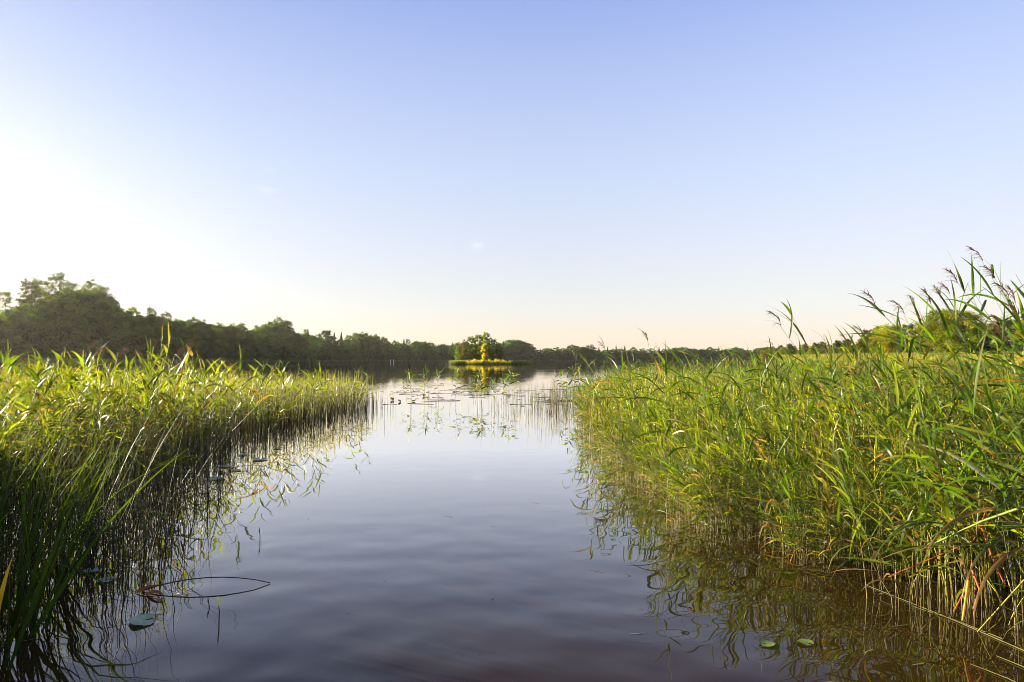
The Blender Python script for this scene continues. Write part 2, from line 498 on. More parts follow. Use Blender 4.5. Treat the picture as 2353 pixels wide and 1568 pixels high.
PROTO = {
    'round0': (proto_broad(1), 15.0), 'round1': (proto_broad(2, W=9.5, lobes=96), 15.0), 'round2': (proto_broad(3, W=7, shape=1.2), 15.0),
    'round3': (proto_broad(4, W=8.5, lobes=70, base=0.02, col=(0.055, 0.085, 0.014)), 15.0),
    'aspen0': (proto_broad(5, W=6.0, H=18, lobes=110, nleaf=9000, base=0.25, lsize=0.27, shape=0.9, col=(0.05, 0.065, 0.02), spread=0.6), 18.0),
    'aspen1': (proto_broad(6, W=7.0, H=18, lobes=90, nleaf=8000, base=0.22, lsize=0.27, col=(0.05, 0.06, 0.02), spread=0.6), 18.0),
    'spruce0': (proto_spruce(8), 18.0), 'spruce1': (proto_spruce(9, W=4.2, nleaf=7000), 18.0),
    'isle': (proto_broad(14, W=9, lobes=70, nleaf=20000, lsize=0.28, col=(0.12, 0.15, 0.014)), 15.0),  # island foliage lightened in colour to stand in for sunlit leaves
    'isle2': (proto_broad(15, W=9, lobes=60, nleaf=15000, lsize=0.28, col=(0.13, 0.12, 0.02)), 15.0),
    'bush': (proto_broad(10, H=6, W=6.5, base=0.02, lobes=30, nleaf=6000, lsize=0.34, col=(0.045, 0.062, 0.02)), 6.0),
    'oak': (proto_broad(11, H=13, W=14, base=0.08, lobes=80, nleaf=22000, lsize=0.34, col=(0.15, 0.155, 0.014), shape=0.8), 13.0),  # olive foliage brightened in its colour for the sunlit bank
    'lit0': (proto_broad(12, H=13, W=9, base=0.05, lobes=50, nleaf=14000, lsize=0.34, col=(0.135, 0.13, 0.012)), 13.0),  # sunlit look put into the brighter foliage colour
}
TREE_N = [0]


def tree(kind, x, y, h, name, label, cat, group, wid=1.0, rz=None):
    (cr, tr), H0 = PROTO[kind]
    s = h / H0
    z = float(land_z(np.array(x), np.array(y)))
    z = max(z, 0.0)
    root = empty(name, (x, y, z))
    root.rotation_euler = (0, 0, rz if rz is not None else rng.uniform(0, 6.28))
    sw = s * wid * rng.uniform(0.92, 1.1)
    root.scale = (sw, sw, s)
    for nm, me in (('crown', cr), ('trunk', tr)):
        o = bpy.data.objects.new(nm, me); C.objects.link(o); o.parent = root
    tag(root, label, cat, group)
    TREE_N[0] += 1
    return root


SKY_X = [-250, 0, 20, 40, 60, 75, 100, 115, 131, 150, 165, 185, 200, 225, 240, 260, 290, 320, 350, 400, 440, 480, 530, 600, 625, 640, 655, 675, 700, 730, 790, 815, 850,
         872, 895, 960, 1030, 1100, 1160, 1200, 1240, 1260, 1320, 1400, 1500, 1600, 1700, 1760, 1800, 1850, 1900, 1950, 1985, 2010, 2060, 2110, 2140, 2180, 2220, 2245, 2275, 2353, 2600]
SKY_Y = [680, 690, 680, 692, 650, 645, 655, 650, 638, 645, 662, 662, 653, 660, 668, 688, 700, 720, 712, 718, 732, 742, 742, 748, 736, 734, 740, 762, 764, 768, 772, 768, 770,
         774, 786, 786, 792, 790, 789, 792, 806, 806, 801, 803, 806, 804, 806, 808, 802, 796, 796, 797, 782, 768, 762, 760, 738, 722, 720, 738, 756, 752, 740]


def skyline(px):
    return float(np.interp(px, SKY_X, SKY_Y)) - (4 if 1170 < px < 1800 else 0)


def shore_depth(px):
    az = math.atan2((px - 1176) / FPX, 1)
    return float(shore_r(az)) * math.cos(az)


def forest():
    # left bank: walk along the shore, two rows
    def walk(px0, px1, back, spacing, hk, kinds, who):
        px = px0
        while px < px1:
            d = shore_depth(px) + back + rng.uniform(-2.5, 2.5)
            x, y, _ = at(px, d)
            top = CAM_H + (HOR - skyline(px)) / FPX * d
            zb = max(0, float(land_z(np.array(x), np.array(y))))
            h = (top - zb) * hk * rng.uniform(0.84, 1.07)
            who(kinds[rng.integers(len(kinds))], x, y, h, px)
            # advance along the shoreline by the spacing measured in the picture or in depth
            step = spacing / d * FPX
            d2 = shore_depth(px + step)
            ratio = math.hypot((d2 - d + back), spacing) / spacing
            px += step / max(1.0, ratio)

    def d_far(px):
        return px > 1040

    def namer(group, front, where):
        def f(kind, x, y, h, px):
            if kind.startswith('spruce'):
                nm, cat, w = 'spruce_tree', 'spruce', 'dark pointed spruce'
            elif kind.startswith('aspen'):
                nm, cat, w = 'aspen_tree', 'tree', 'tall thin-crowned aspen'
            elif kind == 'bush':
                nm, cat, w = 'shore_bush', 'bush', 'low dark bush'
            else:
                nm, cat, w = 'broadleaf_tree', 'tree', 'dark round-crowned broadleaf tree'
            for lim, sp in ((60, 'at the left edge'), (180, 'below the tallest aspens'), (260, 'under the second skyline peak'), (350, 'on the first slope of the skyline'), (440, 'by the skyline dip'),
                            (530, 'midway along the left bank'), (610, 'before the headland'), (695, 'on the headland end'), (780, 'right of the headland notch'), (880, 'below the airy far pair'),
                            (960, 'behind the white posts'), (1045, 'just left of the island'), (1160, 'behind the island'), (1250, 'just right of the island'), (1330, 'right of the low gap in the skyline'),
                            (1480, 'left of the lone spreading reed'), (1620, 'right of the lone spreading reed'), (9999, 'near the right marsh')):
                if px < lim: break
            tall = ('taller ' if h > 14 else 'lower ')
            tree(kind, x, y, h, nm, f"{tall}{w} {front}, {sp}".replace("round-crowned ", "").replace("thin-crowned ", ""), cat, f"{tall}{nm.replace('_', ' ') + ('es' if nm.endswith('bush') else 's')} {front} {sp}",
                 wid=(2.1 if d_far(px) else 1.2) if not kind.startswith('spruce') else 1.25)
        return f
    rnd = ['round0', 'round1', 'round2', 'round3']
    walk(-180, 150, 12, 5.5, 0.83, rnd, namer('near left bank front row', 'in the front row', 'of the nearest left bank woods'))
    walk(150, 430, 12, 5.5, 0.90, rnd, namer('left bank slope front row', 'in the front row', 'of the sloping left bank woods'))
    walk(430, 692, 12, 6.0, 0.97, rnd, namer('left headland front row', 'in the front row', 'of the headland left of the channel'))
    walk(-170, 690, 26, 7.0, 0.94, rnd + ['aspen0', 'spruce0'], namer('left bank back row', 'in the back row', 'of the left bank woods'))
    walk(-180, 690, 5, 8, 0.45, ['bush'], namer('left bank', 'at the water edge', 'of the left bank woods'))
    walk(694, 1040, 9, 7.0, 0.97, rnd, namer('far middle shore front row', 'in the front row', 'of the far shore left of the island'))
    walk(700, 1040, 25, 9.0, 1.08, rnd + ['spruce0', 'aspen1', 'spruce1'], namer('far middle shore back row', 'in the back row', 'of the far shore left of the island'))
    walk(1040, 1780, 9, 8.5, 0.93, rnd, namer('farthest shore front row', 'in the front row', 'of the farthest shore right of the island'))
    walk(1040, 1780, 24, 10, 1.12, ['round0', 'spruce0', 'spruce1', 'spruce0', 'round2', 'round1'], namer('farthest shore back row', 'in the back row', 'of the farthest shore right of the island'))
    walk(1040, 1780, 3, 10, 0.62, ['bush'], namer('farthest shore', 'at the water edge', ''))
    walk(694, 1040, 3, 10, 0.5, ['bush'], namer('far middle shore', 'at the water edge', ''))
    # named tall trees that stand above the left skyline
    for px, py, kind, lab in [(62, 652, 'aspen0', 'tall airy aspen, leftmost of the three highest on the left skyline'),
                              (88, 650, 'aspen1', 'tall airy aspen, middle one of the highest three on the left skyline'),
                              (128, 636, 'aspen0', 'tallest aspen of the whole left skyline, broad airy top'),
                              (160, 655, 'aspen1', 'slim aspen just right of the tallest aspen on the left skyline'),
                              (205, 653, 'aspen0', 'airy aspen in the second, lower peak of the left skyline'),
                              (232, 664, 'aspen1', 'airy aspen on the right shoulder of the second skyline peak'),
                              (8, 676, 'aspen1', 'small airy tree top at the far left edge of the skyline'),
                              (345, 712, 'aspen0', 'thin-crowned tree with sky gaps at the dip of the left bank'),
                              (640, 733, 'aspen0', 'thin feathery tree rising over the headland end'),
                              (662, 742, 'aspen1', 'smaller feathery tree beside the one rising over the headland end'),
                              (702, 760, 'aspen0', 'slender tree standing at the notch after the headland'),
                              (815, 768, 'aspen1', 'airy tree with gaps in its top, left one of the far shore pair'),
                              (862, 771, 'aspen0', 'airy tree with gaps in its top, right one of the far shore pair')]:
        d = shore_depth(px) + 18
        x, y, _ = at(px, d)
        h = CAM_H + (HOR - py) / FPX * d - max(0, float(land_z(np.array(x), np.array(y))))
        tree(kind, x, y, h * 1.05, 'aspen_tree', lab, 'tree', None, wid=0.95)
    # right bank, lit by the low sun and brightened in foliage colour
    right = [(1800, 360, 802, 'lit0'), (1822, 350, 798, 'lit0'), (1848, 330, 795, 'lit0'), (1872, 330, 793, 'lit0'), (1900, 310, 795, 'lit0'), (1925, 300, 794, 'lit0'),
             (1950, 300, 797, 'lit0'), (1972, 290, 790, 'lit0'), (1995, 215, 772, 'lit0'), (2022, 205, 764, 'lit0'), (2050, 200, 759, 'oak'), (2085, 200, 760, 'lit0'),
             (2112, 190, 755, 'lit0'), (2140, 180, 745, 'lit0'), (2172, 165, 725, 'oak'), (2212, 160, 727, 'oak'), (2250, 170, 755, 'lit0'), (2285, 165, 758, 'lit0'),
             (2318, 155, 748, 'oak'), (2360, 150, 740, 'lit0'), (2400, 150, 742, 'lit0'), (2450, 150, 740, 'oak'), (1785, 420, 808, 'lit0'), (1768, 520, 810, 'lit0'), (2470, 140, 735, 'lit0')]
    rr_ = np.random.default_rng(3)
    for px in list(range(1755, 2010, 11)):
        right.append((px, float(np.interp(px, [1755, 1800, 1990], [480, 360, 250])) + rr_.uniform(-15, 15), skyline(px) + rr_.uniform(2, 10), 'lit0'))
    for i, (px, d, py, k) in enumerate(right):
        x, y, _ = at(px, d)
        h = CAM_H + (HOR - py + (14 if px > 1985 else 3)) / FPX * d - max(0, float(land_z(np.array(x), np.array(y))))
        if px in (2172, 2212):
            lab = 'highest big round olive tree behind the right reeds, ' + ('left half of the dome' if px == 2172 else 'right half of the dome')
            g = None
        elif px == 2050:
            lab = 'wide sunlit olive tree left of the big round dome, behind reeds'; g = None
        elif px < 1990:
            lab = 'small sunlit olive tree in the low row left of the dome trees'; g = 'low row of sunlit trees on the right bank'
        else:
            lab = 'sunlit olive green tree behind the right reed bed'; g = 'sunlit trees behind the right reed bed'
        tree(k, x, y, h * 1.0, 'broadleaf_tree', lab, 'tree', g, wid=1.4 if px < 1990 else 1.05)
        if i % 2 == 0 and px > 1780:
            tree('bush', x + rng.uniform(-4, 4), y - 8, 5.0 if d < 250 else 6, 'shore_bush', 'olive bush at the foot of the sunlit right bank trees', 'bush', 'bushes under the right bank trees')


forest()


# ------------------------------------------------------------------ island
def added_willow():
    """unseen willow scrub, added left of the photographer to shade the left foreground"""
    for (x, y, h, lab) in ((-8.6, 6.3, 2.3, 'grey-green willow shrub out of view, added to shade the left foreground, nearer one'), (-10.6, 8.0, 2.6, 'grey-green willow shrub out of view, added to shade the left foreground, farther one')):
        tree('bush', x, y, h, 'added_shade_shrub', lab, 'shrub', None, wid=1.3)


added_willow()


def island():
    cx, cy = -9.5, 252
    n = 48
    rad = np.linspace(0.0, 1, 10)
    a = np.linspace(0, 2 * np.pi, n + 1)
    rr, aa = np.meshgrid(rad, a, indexing='ij')
    x = cx + rr * np.cos(aa) * 9.8; y = cy + rr * np.sin(aa) * 9
    z = 0.9 * (1 - rr ** 2) - 0.12
    V = np.stack([x, y, z], -1).reshape(1, -1, 3)
    tag(mk('island_ground', [(V, strip_faces(9, n + 1), (0.1, 0.1, 0.1), 0)], [M_GROUND]), kind='structure')
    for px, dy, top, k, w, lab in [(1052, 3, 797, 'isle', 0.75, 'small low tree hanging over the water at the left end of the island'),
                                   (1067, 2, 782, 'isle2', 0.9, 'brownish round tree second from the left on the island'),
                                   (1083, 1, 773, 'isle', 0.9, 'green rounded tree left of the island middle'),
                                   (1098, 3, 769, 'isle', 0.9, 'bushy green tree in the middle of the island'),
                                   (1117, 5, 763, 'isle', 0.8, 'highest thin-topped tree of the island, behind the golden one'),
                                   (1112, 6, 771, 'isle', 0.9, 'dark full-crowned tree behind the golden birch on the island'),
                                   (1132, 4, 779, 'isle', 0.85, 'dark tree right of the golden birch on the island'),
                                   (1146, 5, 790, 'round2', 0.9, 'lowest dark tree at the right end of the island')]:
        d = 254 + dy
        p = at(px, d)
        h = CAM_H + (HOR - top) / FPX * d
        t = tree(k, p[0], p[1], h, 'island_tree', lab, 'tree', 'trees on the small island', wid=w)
        t.location.z = 0.0
    # golden birch in front
    rg = np.random.default_rng(77)
    d = 239.5; p = at(1113, d); H = 8.0
    nl = 9000
    t = rg.uniform(0, 1, nl)
    lob = rg.choice(34, nl, p=(lambda w: w / w.sum())(rg.uniform(0.3, 1.4, 34)))
    lz = (rg.uniform(0, 1, 34) ** 0.9)[lob]
    la = lob * 2.4
    r = (rg.uniform(0.2, 1.5, 34) * np.interp(np.arange(34), [0, 34], [1, 1]))[lob] * (0.9 - 0.3 * lz)
    dd = rg.normal(size=(nl, 3)); dd /= np.linalg.norm(dd, axis=1, keepdims=True)
    P = np.stack([r * np.cos(la), r * np.sin(la), 0.4 + lz * 7.0], 1) + dd * (rg.uniform(0, 1, nl) ** 0.5)[:, None] * [0.6, 0.6, 0.55]
    root = empty('golden_birch', (p[0], p[1], 0.0))
    c = np.array([0.56, 0.47, 0.006]) * (rg.uniform(0.5, 1.2, 34)[lob] * rg.uniform(0.7, 1.3, nl))[:, None]
    mk('crown', [(leaf_quads(P, 0.3, rg), np.array([[0, 1, 2, 3]]), np.repeat(c[:, None], 4, 1), 0)], [M_GOLD], root)
    v, f = limb(np.array([0, 0, -0.5]), np.array([0.1, 0, 7.0]), 0.1, 0.02, rg, 6)
    mk('trunk', [(v, f, (0.5, 0.48, 0.42), 0)], [M_BARK], root)
    tag(root, 'slim golden yellow birch glowing at the front of the small island', 'tree')


island()


# ------------------------------------------------------------------ far grasses and reed fringes (uncountable)
def fringe(name, P, h, w, c0, c1, rg, label=None, K=2, lean=0.25):
    n = len(P)
    V, F, s, _ = ribbons(P, rg.uniform(0, 6.28, n), R(90) - rg.uniform(0, lean, n), -rg.uniform(0, 0.7, n), h * rg.uniform(0.7, 1.15, n), w * rg.uniform(0.6, 1.3, n),
                         K=K, twist=rg.uniform(-1.5, 1.5, n), prof='taper')
    v = rg.uniform(0.65, 1.35, (n, 1))
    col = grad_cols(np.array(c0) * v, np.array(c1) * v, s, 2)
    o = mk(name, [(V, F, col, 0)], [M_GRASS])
    return tag(o, label, 'grass', None, 'stuff')


def on_shore(n, px0, px1, d0, d1, rg, pts=None):
    """points along the shoreline; offset d0..d1 from the water edge (negative: in the water)"""
    px = rg.uniform(px0, px1, n)
    az = np.arctan((px - 1176) / FPX)
    r = shore_r(az) + rg.uniform(d0, d1, n)
    x = r * np.sin(az); y = r * np.cos(az)
    return np.stack([x, y, np.maximum(land_z(x, y), 0) - 0.02], 1)


rg = np.random.default_rng(21)
fringe('shore_reeds', on_shore(16000, -150, 694, -14, 2, rg), 1.9, 0.13, (0.05, 0.06, 0.03), (0.12, 0.15, 0.06), rg, 'pale green reed fringe along the foot of the left bank woods')
fringe('far_shore_reeds', on_shore(16000, 694, 1790, -16, 3, rg), 1.9, 0.28, (0.05, 0.06, 0.03), (0.10, 0.13, 0.06), rg, 'thin grey-green reed line along the far shore')
Pm = np.concatenate([on_shore(17000, 1792, 2500, -2, 30, rg), on_shore(22000, 1792, 2500, 30, 220, rg)])
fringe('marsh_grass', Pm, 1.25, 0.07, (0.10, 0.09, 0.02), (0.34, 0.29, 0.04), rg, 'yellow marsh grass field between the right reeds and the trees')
nI = 9000
a_ = rg.uniform(0, 6.28, nI); r_ = np.sqrt(rg.uniform(0.2, 1, nI))
P_ = np.stack([-8.4 + r_ * np.cos(a_) * 8.4, 244.5 + r_ * np.sin(a_) * 6.5, np.full(nI, 0.0)], 1)
P_[:, 2] = np.maximum(0, 0.9 * (1 - r_ ** 2) * (0.75 + 0.3 * np.sin(P_[:, 0] * 0.8) + 0.2 * np.sin(P_[:, 0] * 2.1)))
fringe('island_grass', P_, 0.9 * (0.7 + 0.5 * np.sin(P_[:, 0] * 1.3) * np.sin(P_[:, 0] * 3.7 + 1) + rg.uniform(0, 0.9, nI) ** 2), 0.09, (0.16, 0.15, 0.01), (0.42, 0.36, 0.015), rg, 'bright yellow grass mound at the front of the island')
P_ = np.concatenate([np.stack([rg.normal(-19, 1.6, 1600), rg.uniform(243, 250, 1600), np.zeros(1600)], 1), np.stack([rg.normal(2.6, 1.6, 1400), rg.uniform(243, 250, 1400), np.zeros(1400)], 1)])
fringe('island_reeds', P_, 1.5, 0.12, (0.09, 0.10, 0.03), (0.18, 0.21, 0.06), rg, 'grey-green reeds at both ends of the island')


# ------------------------------------------------------------------ reeds
GREEN = np.array([0.050, 0.098, 0.008])
YEL = np.array([0.15, 0.165, 0.009])
BROWN = np.array([0.15, 0.085, 0.025])
STRAW = np.array([0.26, 0.20, 0.07])


def reed_arrays(base, h, lean_az, lean, rg, nl=8, ll=0.36, lw=0.02, t0=0.25, dry=0.1, yellow=0.3, K=5, SK=6, srad=0.0032, wind=None, plume=None, side=None, fold=0.0, pb=26, tw=0.85):
    """returns dict of arrays: stem, leaves [n, nl, ...], plume"""
    n = len(base)
    h = A(h, n); lean_az = A(lean_az, n); lean = A(lean, n)
    s = np.linspace(0, 1, SK + 1)
    ld = np.stack([np.cos(lean_az), np.sin(lean_az)], 1)

    def P(t):  # t (n,m)
        q = t ** 1.7
        xy = base[:, None, :2] + ld[:, None] * (h * lean)[:, None, None] * q[..., None]
        z = base[:, None, 2] + h[:, None] * (t - 0.16 * lean[:, None] ** 2 * t ** 2)
        return np.concatenate([xy, z[..., None]], -1)
    SP = P(np.broadcast_to(s, (n, SK + 1)))
    wob = rg.normal(size=(n, SK + 1, 2)) * 0.004 * (s > 0)[None, :, None]
    SP[..., :2] += wob
    srad_ = srad * rg.uniform(0.75, 1.25, n)
    SV, SF = tubes(SP, srad_[:, None] * (1 - 0.72 * s)[None], 3)
    isdry = (rg.uniform(size=n) < dry)[:, None]
    yl = rg.uniform(0, 1, (n, 1)) ** (1 / max(yellow, 0.05) - 0.6 if yellow < 0.6 else 0.6)
    topc = GREEN * (1 - yl) + YEL * yl
    topc = np.where(isdry, STRAW * 0.9, topc) * rg.uniform(0.8, 1.2, (n, 1))
    botc = np.where(rg.uniform(size=(n, 1)) < 0.35, BROWN, STRAW) * rg.uniform(0.6, 1.5, (n, 1))
    SC = grad_cols(botc, topc * 1.15 + 0.03, s, 3, 0.6)
    # leaves
    j = np.arange(nl)
    tj = t0 + (0.98 - t0) * ((j + 0.3) / nl)[None] ** 0.85 + rg.uniform(-0.03, 0.03, (n, nl))
    tj = np.clip(tj, 0.08, 0.985)
    LP = P(tj)
    plane = rg.uniform(0, 2 * np.pi, n) if side is None else A(side, n) + rg.normal(size=n) * 0.5
    la = plane[:, None] + np.pi * (j % 2)[None] + rg.normal(size=(n, nl)) * 0.35
    if wind is not None:
        wx = np.cos(la) + 0.75 * math.cos(wind); wy = np.sin(la) + 0.75 * math.sin(wind)
        la = np.arctan2(wy, wx)
    top = (j / (nl - 1 + 1e-6))[None]
    pitch = R(pb) + R(68 - pb) * top ** 2.5 + rg.normal(size=(n, nl)) * 0.28
    curv = -rg.uniform(0.2, 1.7, (n, nl)) * (1.15 - 0.5 * top)
    Ls = ll * rg.uniform(0.6, 1.25, (n, nl)) * (1.0 - 0.35 * np.abs(top - 0.5) * 2 * top)
    W = lw * rg.uniform(0.65, 1.2, (n, nl))
    fl = lambda q: q.reshape(-1, *q.shape[2:])
    kink = np.where(rg.uniform(size=n * nl) < 0.07, rg.uniform(0.8, 1.7, n * nl), 0)
    LV, LF, ls, _ = ribbons(fl(LP), fl(la), fl(pitch), fl(curv), fl(Ls), fl(W), K=K, twist=rg.normal(size=n * nl) * tw, tw2=rg.normal(size=n * nl) * 0.9,
                            azc=rg.normal(size=n * nl) * 0.3, fold=fold, kink=kink)
    w = 3 if fold else 2
    lc = topc[:, None] * rg.uniform(0.5, 1.4, (n, nl, 1))
    lowdry = (rg.uniform(size=(n, nl, 1)) < (0.22 * (1 - top) ** 2 + 0.01)[..., None])
    lc = np.where(lowdry, BROWN * rg.uniform(0.7, 1.7, (n, nl, 1)), lc)
    tipc = np.where(rg.uniform(size=(n, nl, 1)) < 0.25, STRAW * 0.8, lc * 1.15)
    LC = grad_cols(fl(lc), fl(tipc), ls, w, 2.0)
    out = dict(SV=SV, SF=SF, SC=SC, LV=LV.reshape(n, nl, -1, 3), LF=LF, LC=LC.reshape(n, nl, -1, 3), tip=P(np.ones((n, 1)))[:, 0])
    return out


def plume_arrays(tip, d_az, rg, size=0.15, nst=22, col=(0.20, 0.10, 0.10)):
    """drooping one-sided panicle at each tip"""
    n = len(tip)
    t = np.linspace(0, 1, nst)
    # axis continues up and bends over
    ax = np.stack([np.cos(d_az), np.sin(d_az)], 1)
    q = t[None] * size
    base = tip[:, None] + np.concatenate([ax[:, None] * (0.55 * q ** 1.6 / size ** 0.6)[..., None], (q * (1 - 0.35 * t))[..., None] * np.ones((n, 1, 1))], -1)
    base = base.reshape(-1, 3)
    m = len(base)
    az = np.repeat(d_az, nst) + rg.normal(size=m) * 0.55
    Ls = np.tile(size * (0.75 - 0.45 * t), n) * rg.uniform(0.7, 1.2, m)
    V, F, s, _ = ribbons(base, az, R(60) + rg.normal(size=m) * 0.25, -rg.uniform(1.0, 2.0, m), Ls, 0.005, K=4, twist=rg.uniform(-1, 1, m), prof='taper', cpow=1.0)
    c = np.array(col) * rg.uniform(0.6, 1.4, (m, 1))
    C_ = grad_cols(c, c * 1.2, s, 2)
    return V.reshape(n, -1, V.shape[1], 3), F, C_.reshape(n, -1, V.shape[1], 3)


def reed_object(base, h, lean_az, lean, seed, label, group=None, plume=False, split_leaves=True, name='reed', **kw):
    rg = np.random.default_rng(seed)
    base = np.asarray(base, float)
    r = reed_arrays(base[None], h, lean_az, lean, rg, **kw)
    b_right = base[0] > 0
    root = empty(name, base)
    mk('stem', [(r['SV'] - base, r['SF'], r['SC'], 0)], [M_STEM], root)
    if split_leaves:
        for k in range(r['LV'].shape[1]):
            mk('leaf', [(r['LV'][0, k][None] - base, r['LF'], r['LC'][0, k][None], 0)], [M_LEAF], root)
    else:
        mk('foliage', [(r['LV'][0] - base, r['LF'], r['LC'][0], 0)], [M_LEAF], root)
    if plume:
        V, F, c = plume_arrays(r['tip'], A(lean_az, 1) + rg.normal() * 0.4, rg, size=rg.uniform(0.13, 0.17), nst=30, col=(0.16, 0.085, 0.075) if b_right else (0.13, 0.09, 0.05))
        mk('plume', [(V[0] - base, F, c[0], 0)], [M_PLUME], root)
    return tag(root, label, 'reed', group)


# water edge of the two beds: x as a function of y
LE = np.array([[3.0, -2.3], [3.8, -2.45], [5.1, -2.75], [6.5, -3.3], [8.5, -3.95], [12, -3.95], [16.6, -3.55], [19, -3.6], [21, -4.6], [23, -6.5]])
RE = np.array([[2.6, 2.35], [3.2, 2.42], [3.6, 2.3], [4.2, 2.15], [4.6, 1.75], [6.1, 1.55], [8.8, 1.50], [12, 1.62], [15.6, 1.85], [18, 2.2], [24, 2.9], [34, 4.0]])


def left_edge(y): return np.interp(y, LE[:, 0], LE[:, 1])
def right_edge(y): return np.interp(y, RE[:, 0], RE[:, 1])


def emit(all_parts, r, keep):
    k = np.asarray(keep)
    all_parts['stem'].append((r['SV'][k], r['SF'], r['SC'][k]))
    lv = r['LV'][k]; lc = r['LC'][k]
    all_parts['leaf'].append((lv.reshape(-1, *lv.shape[2:]), r['LF'], lc.reshape(-1, *lc.shape[2:])))


BED = {'stem': [], 'leaf': [], 'plume': []}
WIND = math.pi   # leaves stream towards -X (out over the water from the right bank)
COUNT = {'reed': 0, 'rush': 0}


def place(b, side):
    px = 1176 + FPX * b[0] / b[1]
    if side == 'right bank':
        for lim, t in ((1400, 'at the right bed tip'), (1480, 'right of the bed tip'), (1560, 'below the lone spreading reed'), (1680, 'right of the lone spreading reed'),
                       (1780, 'left of the lone plumed reed'), (1870, 'below the lone plumed reed'), (1970, 'below the low row of trees'), (2080, 'left of the big round tree'),
                       (2180, 'below the big round tree'), (2260, 'below the tallest plumes')):
            if px < lim: return t
        return 'by the right photo edge'
    for lim, t in ((90, 'by the left photo edge'), (200, 'below the tallest aspens'), (320, 'left of the tallest left reed'), (420, 'below the tallest left reed'), (520, 'right of the tallest left reed')):
        if px < lim: return t
    return 'where the leafy reeds thin into rushes'


def describe(b, h, hm, laz, lean, col, side, e):
    size = 'tall' if h > hm * 1.1 else 'short' if h < hm * 0.9 else 'middling'
    hue = 'yellowish' if col[0] > col[1] * 0.86 else 'green' if col[0] < col[1] * 0.66 else 'lime'
    if lean < 0.12: le = 'upright'
    else: le = 'left leaning' if math.cos(laz) < -0.4 else 'right leaning' if math.cos(laz) > 0.4 else 'bent'
    row = 'at the waterline' if e < 0.35 else 'behind the edge' if e < 1.0 else 'inside the bed'
    return f"{size} {le} {hue} reed {row}, {place(b, side)}", f"{size} {le} {hue} reeds {row} {place(b, side)}"


def bed(base, h, laz, lean, rg, n_ind, label, group, plume_p=0.0, seed=0, edge=None, **kw):
    """a bed of reeds: the ones that show largest become objects, the rest go into the reed bed mass"""
    n = len(base)
    d = np.hypot(base[:, 0], base[:, 1])
    score = h / d * (1 + 1.2 * np.exp(-edge / 0.35)) * rg.uniform(0.8, 1.2, n)
    score[np.abs(base[:, 0] / base[:, 1]) > 0.77] = 0
    ind = np.argsort(-score)[:n_ind]
    mask = np.ones(n, bool); mask[ind] = False
    r = reed_arrays(base, h, laz, lean, rg, **kw)
    emit(BED, r, np.where(mask)[0])
    pl = np.where(mask & (rg.uniform(size=n) < plume_p))[0]
    if len(pl):
        V, F, c = plume_arrays(r['tip'][pl], laz[pl], rg, size=0.12, nst=14)
        BED['plume'].append((V.reshape(-1, *V.shape[2:]), F, c.reshape(-1, *c.shape[2:])))
    for i in ind:
        b = base[i]
        root = empty('reed', b)
        mk('stem', [(r['SV'][i][None] - b, r['SF'], r['SC'][i][None], 0)], [M_STEM], root)
        mk('foliage', [(r['LV'][i] - b, r['LF'], r['LC'][i], 0)], [M_LEAF], root)
        lab, grp = describe(base[i], h[i], h.mean(), laz[i], lean[i], r['LC'][i].mean((0, 1)), group, edge[i])
        tag(root, lab, 'reed', grp)
        COUNT['reed'] += 1


def poisson_bed(n, y0, y1, edge_fn, sgn, wmax, rg, ypow=1.0, jag=0.25, extra=0.0):
    y = y0 + (y1 - y0) * rg.uniform(0, 1, n) ** ypow
    lim = 0.86 * y + 1.2 + extra
    e = edge_fn(y) + jag * np.sin(y * 3.1) * 0.5 + jag * np.sin(y * 7.7 + 1) * 0.3
    wid = np.minimum(wmax, np.maximum(0.2, lim - np.abs(e)))
    u = rg.uniform(0, 1, n)
    # keep the density even: reject by width
    keep = rg.uniform(0, 1, n) < wid / wid.max()
    y, e, wid, u = y[keep], e[keep], wid[keep], u[keep]
    dist = u * wid
    x = e + sgn * dist
    return np.stack([x, y, np.full(len(x), -0.03)], 1), dist


def clump(B):
    x, y = B[:, 0], B[:, 1]
    return 1 + 0.09 * np.sin(x * 2.3 + 1.1 * np.sin(y * 1.7)) + 0.07 * np.sin(y * 3.1 + x * 1.3) + 0.05 * np.sin(x * 6.1 - y * 4.3)


